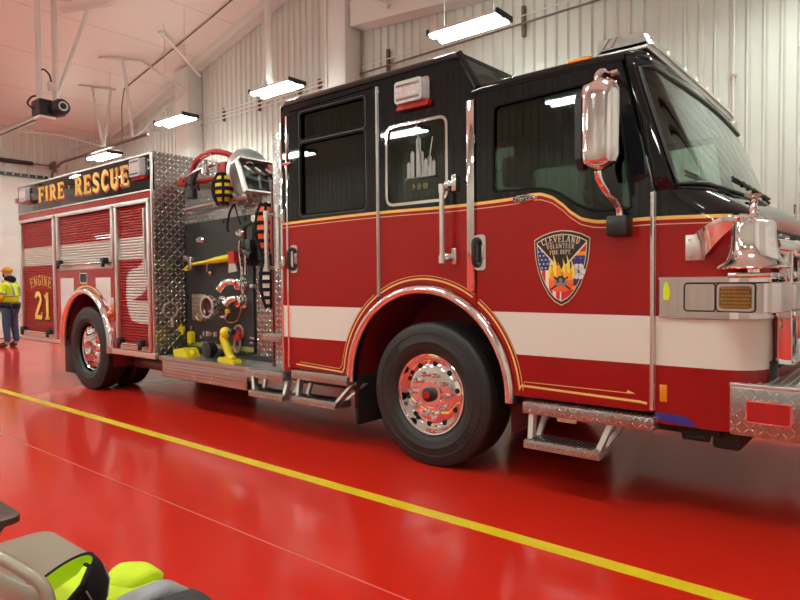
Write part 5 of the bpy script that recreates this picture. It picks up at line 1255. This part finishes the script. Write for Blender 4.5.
# wheel chock and collapsible cone on the running board
wcn = thing('wheel_chock', 'yellow wheel chock lying left on the running board', 'wheel chock', (-3.53, .15, .589))
b = MB(); b.loft([[Vector(p) for p in ((-.16, -.08, 0), (.12, -.08, 0), (.12, .08, 0), (-.16, .08, 0))], [Vector(p) for p in ((-.19, -.08, .07), (.05, -.08, .085), (.05, .08, .095), (-.19, .08, .08))]], smooth=False); b.build('wedge', yellow, wcn)
b = MB(); b.tube([(.06, 0, .06), (.14, 0, .04)], .02, 8); b.build('grip', yellow, wcn)
b = MB(); b.lathe([(.0, 0), (.06, -.0), (.085, .01), (.085, .10), (.06, .11), (.0, .11)], (0, 0, 0), 'Y', 28)
o = b.build('coiled_strap', plastic); o.location = (-3.20, .16, .675); tag(o, 'black coiled strap reel on the running board between the two yellow pieces', 'strap')
b = MB(); b.tube(smooth([(-3.06, .20, .612), (-3.0, .22, .64), (-2.95, .23, .62), (-2.9, .22, .612), (-2.86, .22, .612)]), .022, 8); b.box(-3.04, -2.94, .18, .27, .589, .66, .02); tag(b.build('black_bag', darkfab), 'black crumpled strap lying on the running board', 'strap')
wd = thing('wheel_chock', 'yellow wheel chock with an upright arm on the running board, before the red knob', 'wheel chock', (-2.60, .08, .589))
b = MB(); b.tube(smooth([(-.12, .0, .31), (-.14, 0, .25), (-.09, 0, .16), (-.03, 0, .06), (.02, 0, .03)]), [.042] * 25, 12); b.sphere((-.11, 0, .31), .06, (1.1, .9, 1), 8); b.build('arm', yellow, wd)
b = MB(); b.prism(rpoly([(-.19, 0), (.10, 0), (.08, .045), (-.17, .055)], .015), -.05, .05); b.build('foot', yellow, wd)
b = MB(); b.lathe([(0, -.03), (.03, -.03), (.04, 0), (.03, .03), (0, .03)], (.0, .0, .32), 'X', 16); b.build('pivot', panelblk, wd)
# hose fitting on the panel right of the arm
# ================================================================== people and chairs
def skin_mesh(name, verts, edges, radii, mat, root=0, sub=2, parent=None, loc=(0, 0, 0)):
    me = bpy.data.meshes.new(name); me.from_pydata([Vector(v) for v in verts], edges, []); o = bpy.data.objects.new(name, me); COL.objects.link(o)
    sm = o.modifiers.new('sk', 'SKIN'); sm.use_smooth_shade = True
    sv = me.skin_vertices[0].data
    for i, r in enumerate(radii): sv[i].radius = r if isinstance(r, tuple) else (r, r)
    sv[root].use_root = True
    s_ = o.modifiers.new('sub', 'SUBSURF'); s_.levels = sub; s_.render_levels = sub
    bpy.context.view_layer.update(); dg = bpy.context.evaluated_depsgraph_get()
    m2 = bpy.data.meshes.new_from_object(o.evaluated_get(dg)); m2.name = name; m2.materials.clear(); m2.materials.append(mat)
    for p_ in m2.polygons: p_.use_smooth = True; p_.material_index = 0
    bpy.data.objects.remove(o); o = bpy.data.objects.new(name, m2); COL.objects.link(o); o.location = loc
    if parent is not None: o.parent = parent
    return o
# person: faces -x/+y (towards the left of the photo); local +x = facing direction
P0 = thing('person', 'person in a hi-vis yellow jacket, mustard cap and jeans standing behind the fire engine', 'person', (-12.95, 1.50, 0), rz=math.radians(215))
V = [(0, 0, .95), (0, 0, 1.12), (0, 0, 1.30), (0, 0, 1.44), (0.01, 0, 1.53), (.03, 0, 1.62), (.03, 0, 1.73),   # 0-6 spine, neck, head
     (0, .09, .90), (.01, .11, .50), (-.02, .12, .10), (.08, .13, .05), (.18, .14, .04),     # 7-11 left leg
     (0, -.09, .90), (-.02, -.11, .50), (-.06, -.12, .10), (.04, -.14, .05), (.14, -.16, .04),  # 12-16
     (0, .20, 1.42), (.02, .27, 1.16), (.20, .22, 1.02), (.27, .19, 1.0),                # 17-20 arm l
     (0, -.20, 1.42), (.02, -.27, 1.16), (.20, -.20, 1.02), (.27, -.17, 1.0)]              # 21-24
Ed = [(0, 1), (1, 2), (2, 3), (3, 4), (4, 5), (5, 6), (0, 7), (7, 8), (8, 9), (9, 10), (10, 11), (0, 12), (12, 13), (13, 14), (14, 15), (15, 16), (3, 17), (17, 18), (18, 19), (19, 20), (3, 21), (21, 22), (22, 23), (23, 24)]
Rd = [.135, .14, .15, .11, .055, .085, .085, .095, .065, .045, .045, .035, .095, .065, .045, .045, .035, .065, .05, .04, .03, .065, .05, .04, .03]
skin_mesh('body', V, Ed, Rd, skin, 0, 2, P0)
def pick(idx, grow):
    mp = {v: i for i, v in enumerate(idx)}
    return [V[i] for i in idx], [(mp[a], mp[b]) for a, b in Ed if a in mp and b in mp], [Rd[i] + grow for i in idx]
v_, e_, r_2 = pick([0, 1, 2, 3, 17, 18, 19, 21, 22, 23], .035); r_2[0] += .03; r_2[1] += .03; r_2[2] += .01
J = skin_mesh('jacket', v_, e_, r_2, hivis, 0, 2, P0)
v_, e_, r_2 = pick([0, 7, 8, 9, 12, 13, 14], .02); skin_mesh('jeans', v_, e_, r_2, denim, 0, 2, P0)
for s_ in (0, 1):
    ii = [9, 10, 11] if s_ == 0 else [14, 15, 16]; v_, e_, r_2 = pick(ii, .022); skin_mesh('boot', v_, e_, r_2, boot, 0, 2, P0)
b = MB()
for z, r1, r2 in ((1.16, .215, .20), ): b.tube([(r2 * math.cos(a * PI / 12), r1 * math.sin(a * PI / 12), z) for a in range(24)], .03, 6, closed=True, ry=.5)
for s_ in (1, -1):
    b.tube([(.165, s_ * .1, 1.16), (.15, s_ * .11, 1.34), (.05, s_ * .12, 1.50), (-.1, s_ * .11, 1.44), (-.18, s_ * .10, 1.3), (-.2, s_ * .1, 1.16)], .022, 6)
    c0, c1 = Vector(V[17 if s_ > 0 else 21]), Vector(V[18 if s_ > 0 else 22]); mid_ = c0.lerp(c1, .75)
    b.tube([mid_ + Vector((.088 * math.cos(a * PI / 8), .088 * math.sin(a * PI / 8), 0)) for a in range(16)], .022, 6, closed=True)
b.build('reflective_band', greytape, P0)
b = MB(); b.lathe([(.175, .0), (.205, .02), (.2, .06), (.18, .10)], (0, 0, .88), 'Z', 24); b.build('jacket_hem', darkfab, P0)
b = MB(); b.sphere((-.03, 0, 1.53), .12, (1, 1.05, .75), 8); b.build('hood', darkfab, P0)
b = MB(); b.sphere((.065, 0, 1.62), .085, (.85, .85, .8), 8); b.build('beard', beard, P0)
b = MB(); b.sphere((.03, 0, 1.735), .108, (1.05, .95, .75), 10); b.prism([(.08, -.07), (.17, -.06), (.21, 0), (.17, .06), (.08, .07)], 1.715, 1.73, plane='XY'); b.build('cap', mustard, P0)
b = MB(); b.sphere((.135, 0, 1.675), .018, (1, .8, 1.3), 5)
for s_ in (-1, 1): b.sphere((.03, s_ * .095, 1.67), .022, (.7, .4, 1.2), 5)
b.build('face_details', skin, P0)
b = MB(); [b.sphere((.118, s_ * .035, 1.69), .010, (.6, 1, .7), 5) for s_ in (-1, 1)]; b.build('eye', plastic, P0)
for s_ in (1, -1):     # hands with bent fingers, clasped in front
    b = MB(); hx = Vector((.29, s_ * .17 + .0, 1.0)); b.sphere(hx, .045, (1.1, .6, .9), 6)
    for k in range(4):
        o_ = hx + Vector((.03, 0, .028 - k * .019)); L_ = (.062, .07, .066, .052)[k]
        b.tube([o_, o_ + Vector((L_ * .55, -s_ * .012, -.004)), o_ + Vector((L_ * .7, -s_ * .045, -.008))], .0095, 6)
    b.tube([hx + Vector((0, -s_ * .02, .03)), hx + Vector((.03, -s_ * .04, .055)), hx + Vector((.055, -s_ * .05, .05))], .011, 6)
    b.build('hand', skin, P0)

# folding chairs facing the engine (+y)
def folding_chair(x, y, rz, mat, label):
    t = thing('folding_chair', label, 'folding chair', (x, y, 0), rz=rz)
    b = MB(); P_ = rpoly([(-.205, -.20), (.205, -.20), (.215, .20), (-.215, .20)], [.05, .05, .08, .08], 6)
    ins = rpoly([(-.19, -.185), (.19, -.185), (.20, .185), (-.20, .185)], [.045, .045, .075, .075], 6)
    rings = [[Vector((u, v, .425)) for u, v in P_], [Vector((u, v, .445)) for u, v in P_], [Vector((u * .99, v * .99, .452)) for u, v in P_], [Vector((u, v, .450)) for u, v in ins], [Vector((u * .6, v * .6, .446)) for u, v in ins]]
    b.loft(rings); b.build('seat', mat, t)
    b = MB(); rings = []
    for k in range(9):
        u = k / 8 * 2 - 1; rings.append([Vector((u * .20, -.262 - .03 * (1 - u * u), .60 + .17 * s_ + 0)) for s_ in (0, .25, .5, .75, 1)])
    b.loft(rings, closed=False); o = b.build('backrest', mat, t); md = o.modifiers.new('s', 'SOLIDIFY'); md.thickness = .006
    b = MB(); pts = [(-.225, .26, .012), (-.225, -.20, .55), (-.222, -.258, .72), (-.205, -.27, .785), (-.15, -.285, .808), (0, -.30, .815), (.15, -.285, .808), (.205, -.27, .785), (.222, -.258, .72), (.225, -.20, .55), (.225, .26, .012)]
    b.tube(smooth(pts, 5), .0135, 10); b.build('frame', mat, t)
    for s_ in (-1, 1): b = MB(); b.tube([(s_ * .20, -.24, .012), (s_ * .20, .12, .43)], .011, 8); b.build('rear_leg', mat, t)
    b = MB(); b.cyl((-.20, -.17, .09), (.20, -.17, .09), .009, 8); b.cyl((-.222, .19, .09), (.222, .19, .09), .009, 8); b.build('cross_bar', mat, t)
    for s_ in (-1, 1):
        for yy in (-.24, .262): b = MB(); b.cyl((s_ * (.20 if yy < 0 else .225), yy, 0), (s_ * (.20 if yy < 0 else .225), yy, .025), .016, 8); b.build('foot_cap', plastic, t)
    return t
folding_chair(.40, -2.98, 0, beige, 'beige metal folding chair with an empty seat at the bottom left')
folding_chair(1.22, -2.99, 0, beige, 'beige metal folding chair whose back rail crosses the corner, with a hi-vis jacket on it')
folding_chair(-.26, -2.98, 0, brownm, 'dark brown metal folding chair at the left edge, beside the empty beige one')

# jacket heaped on the middle chair: one soft heap with coloured zones
def heap(name, secs, mat, parent, amp=.012, n=28, seed=0):
    """secs: (centre, half width along local v, half height) swept"""
    b = MB(); rings = []
    for k, (c, hv, hh) in enumerate(secs):
        rings.append([Vector(c) + Vector((0, hv * math.cos(2 * PI * a / n), hh * math.sin(2 * PI * a / n))) for a in range(n)])
    b.loft(rings)
    for v in b.bm.verts: 
        d = noise.noise_vector(v.co * 11 + Vector((seed, 0, 0))); v.co += d * amp
        d = noise.noise_vector(v.co * 4.5 + Vector((seed, 3, 0))); v.co += d * amp * 1.8
    o = b.build(name, mat, parent); s_ = o.modifiers.new('sub', 'SUBSURF'); s_.levels = s_.render_levels = 1; return o
JK = thing('safety_jacket', 'hi-vis yellow, grey and charcoal jacket heaped on the beige folding chair', 'jacket', (0, 0, 0))
def sweep(x0, x1, yc, zt, hv, hh, n=9, taper0=1., taper1=1., dz=0.):
    out = []
    for i in range(n):
        u = i / (n - 1); f0 = 1 - (1 - taper0) * (1 - u) ** 2 if taper0 < 1 else 1; f1 = 1 - (1 - taper1) * u ** 3 if taper1 < 1 else 1
        s_ = f0 * f1; out.append(((x0 + (x1 - x0) * u, yc, zt - hh * 1.0 + dz * u + (s_ - 1) * hh * 0), hv * s_, hh * s_))
    return out
heap('yellow_body', sweep(.97, 1.22, -2.98, .585, .17, .058, 9, .35, 1.), hivis, JK, .018, seed=1)
heap('yellow_sleeve', sweep(1.0, 1.18, -2.90, .60, .07, .035, 9, .4, .8, .01), hivis, JK, .012, seed=2)
heap('reflective_band', sweep(1.21, 1.275, -2.97, .60, .168, .064, 5), greytape, JK, .014, seed=1)
heap('charcoal_body', sweep(1.265, 1.53, -2.96, .605, .17, .066, 11, 1., .45), charcoal, JK, .018, seed=3)
heap('charcoal_sleeve', sweep(1.30, 1.60, -2.88, .60, .06, .04, 9, .7, .6, -.05), charcoal, JK, .012, seed=4)
# cap with a yellow lining, leaning open on the heap
CAPA = 85
CP = thing('cap', 'black cap with grey piping and a yellow inside on the beige chair beside the jacket', 'cap', (1.18, -3.10, .70), rz=math.radians(-25))
CP.scale = (1.02, 1.02, 1.02); CP.location = (1.20, -3.145, .685); CP.rotation_euler = (Vector((.20, .42, -.87)).to_track_quat('Z', 'Y') @ Matrix.Rotation(math.radians(CAPA), 3, 'Z').to_quaternion()).to_euler()
b = MB(); pr = [(.095, 0), (.098, .03), (.090, .07), (.065, .105), (.03, .12), (.0, .123), (.0, .117), (.028, .114), (.06, .099), (.083, .066), (.090, .03), (.087, 0), (.095, 0)]
b.lathe(pr[:6], (0, 0, 0), 'Z', 32); b.build('crown', darkfab, CP)
b = MB(); b.lathe(pr[6:12], (0, 0, 0), 'Z', 32); b.build('lining', hivis, CP)
b = MB(); b.lathe([(.087, 0), (.095, -.004), (.098, .02), (.0985, .03)], (0, 0, 0), 'Z', 32); b.build('sweat_band', darkfab, CP)
b = MB(); Pb = [(-.075, .06), (-.085, .10), (-.06, .155), (0, .175), (.06, .155), (.085, .10), (.075, .06), (.05, .08), (0, .094), (-.05, .08)]
b.loft([[Vector((u, v, z + .0 - (abs(u) * .25))) for u, v in Pb] for z in (.0, .006)]); b.build('bill', hivis, CP)
b = MB(); b.tube([Vector((u, v, .003 - abs(u) * .25)) for u, v in Pb[:7]], .006, 6); b.build('bill_edge', darkfab, CP)
b = MB()
for a in (0, 60, 120):
    c_, s_ = math.cos(math.radians(a)), math.sin(math.radians(a))
    b.tube([(x_ * c_, x_ * s_, z_ + .001) for x_, z_ in ([(r + .001, z) for r, z in pr[1:6]] + [(-r - .001, z) for r, z in pr[4:0:-1]])], .0022, 5)
b.build('piping', greytape, CP)

# ================================================================== camera
f_, yaw, pi_, ro = 623.55, .688269, .03081, -.008417
Fw = Vector((-math.sin(yaw) * math.cos(pi_), math.cos(yaw) * math.cos(pi_), -math.sin(pi_)))
r0 = Vector((math.cos(yaw), math.sin(yaw), 0)); u0 = r0.cross(Fw)
Rt = r0 * math.cos(ro) + u0 * math.sin(ro); Up = -r0 * math.sin(ro) + u0 * math.cos(ro)
cam = bpy.data.cameras.new('camera'); cam.lens = f_ / 800 * 36; cam.sensor_width = 36; cam.clip_start = .05
co = bpy.data.objects.new('camera', cam); COL.objects.link(co)
M = Matrix((Rt, Up, -Fw)).transposed().to_4x4(); M.translation = Vector((2.83, -3.78, 1.425)); co.matrix_world = M
sc.camera = co
w = bpy.data.worlds.new('world'); sc.world = w; w.use_nodes = True; w.node_tree.nodes['Background'].inputs[0].default_value = (.8, .85, .9, 1); w.node_tree.nodes['Background'].inputs[1].default_value = .05
vs = sc.view_settings; vs.view_transform = 'Standard'; vs.look = 'None'; vs.gamma = 1; vs.use_curve_mapping = False; vs.exposure = 0
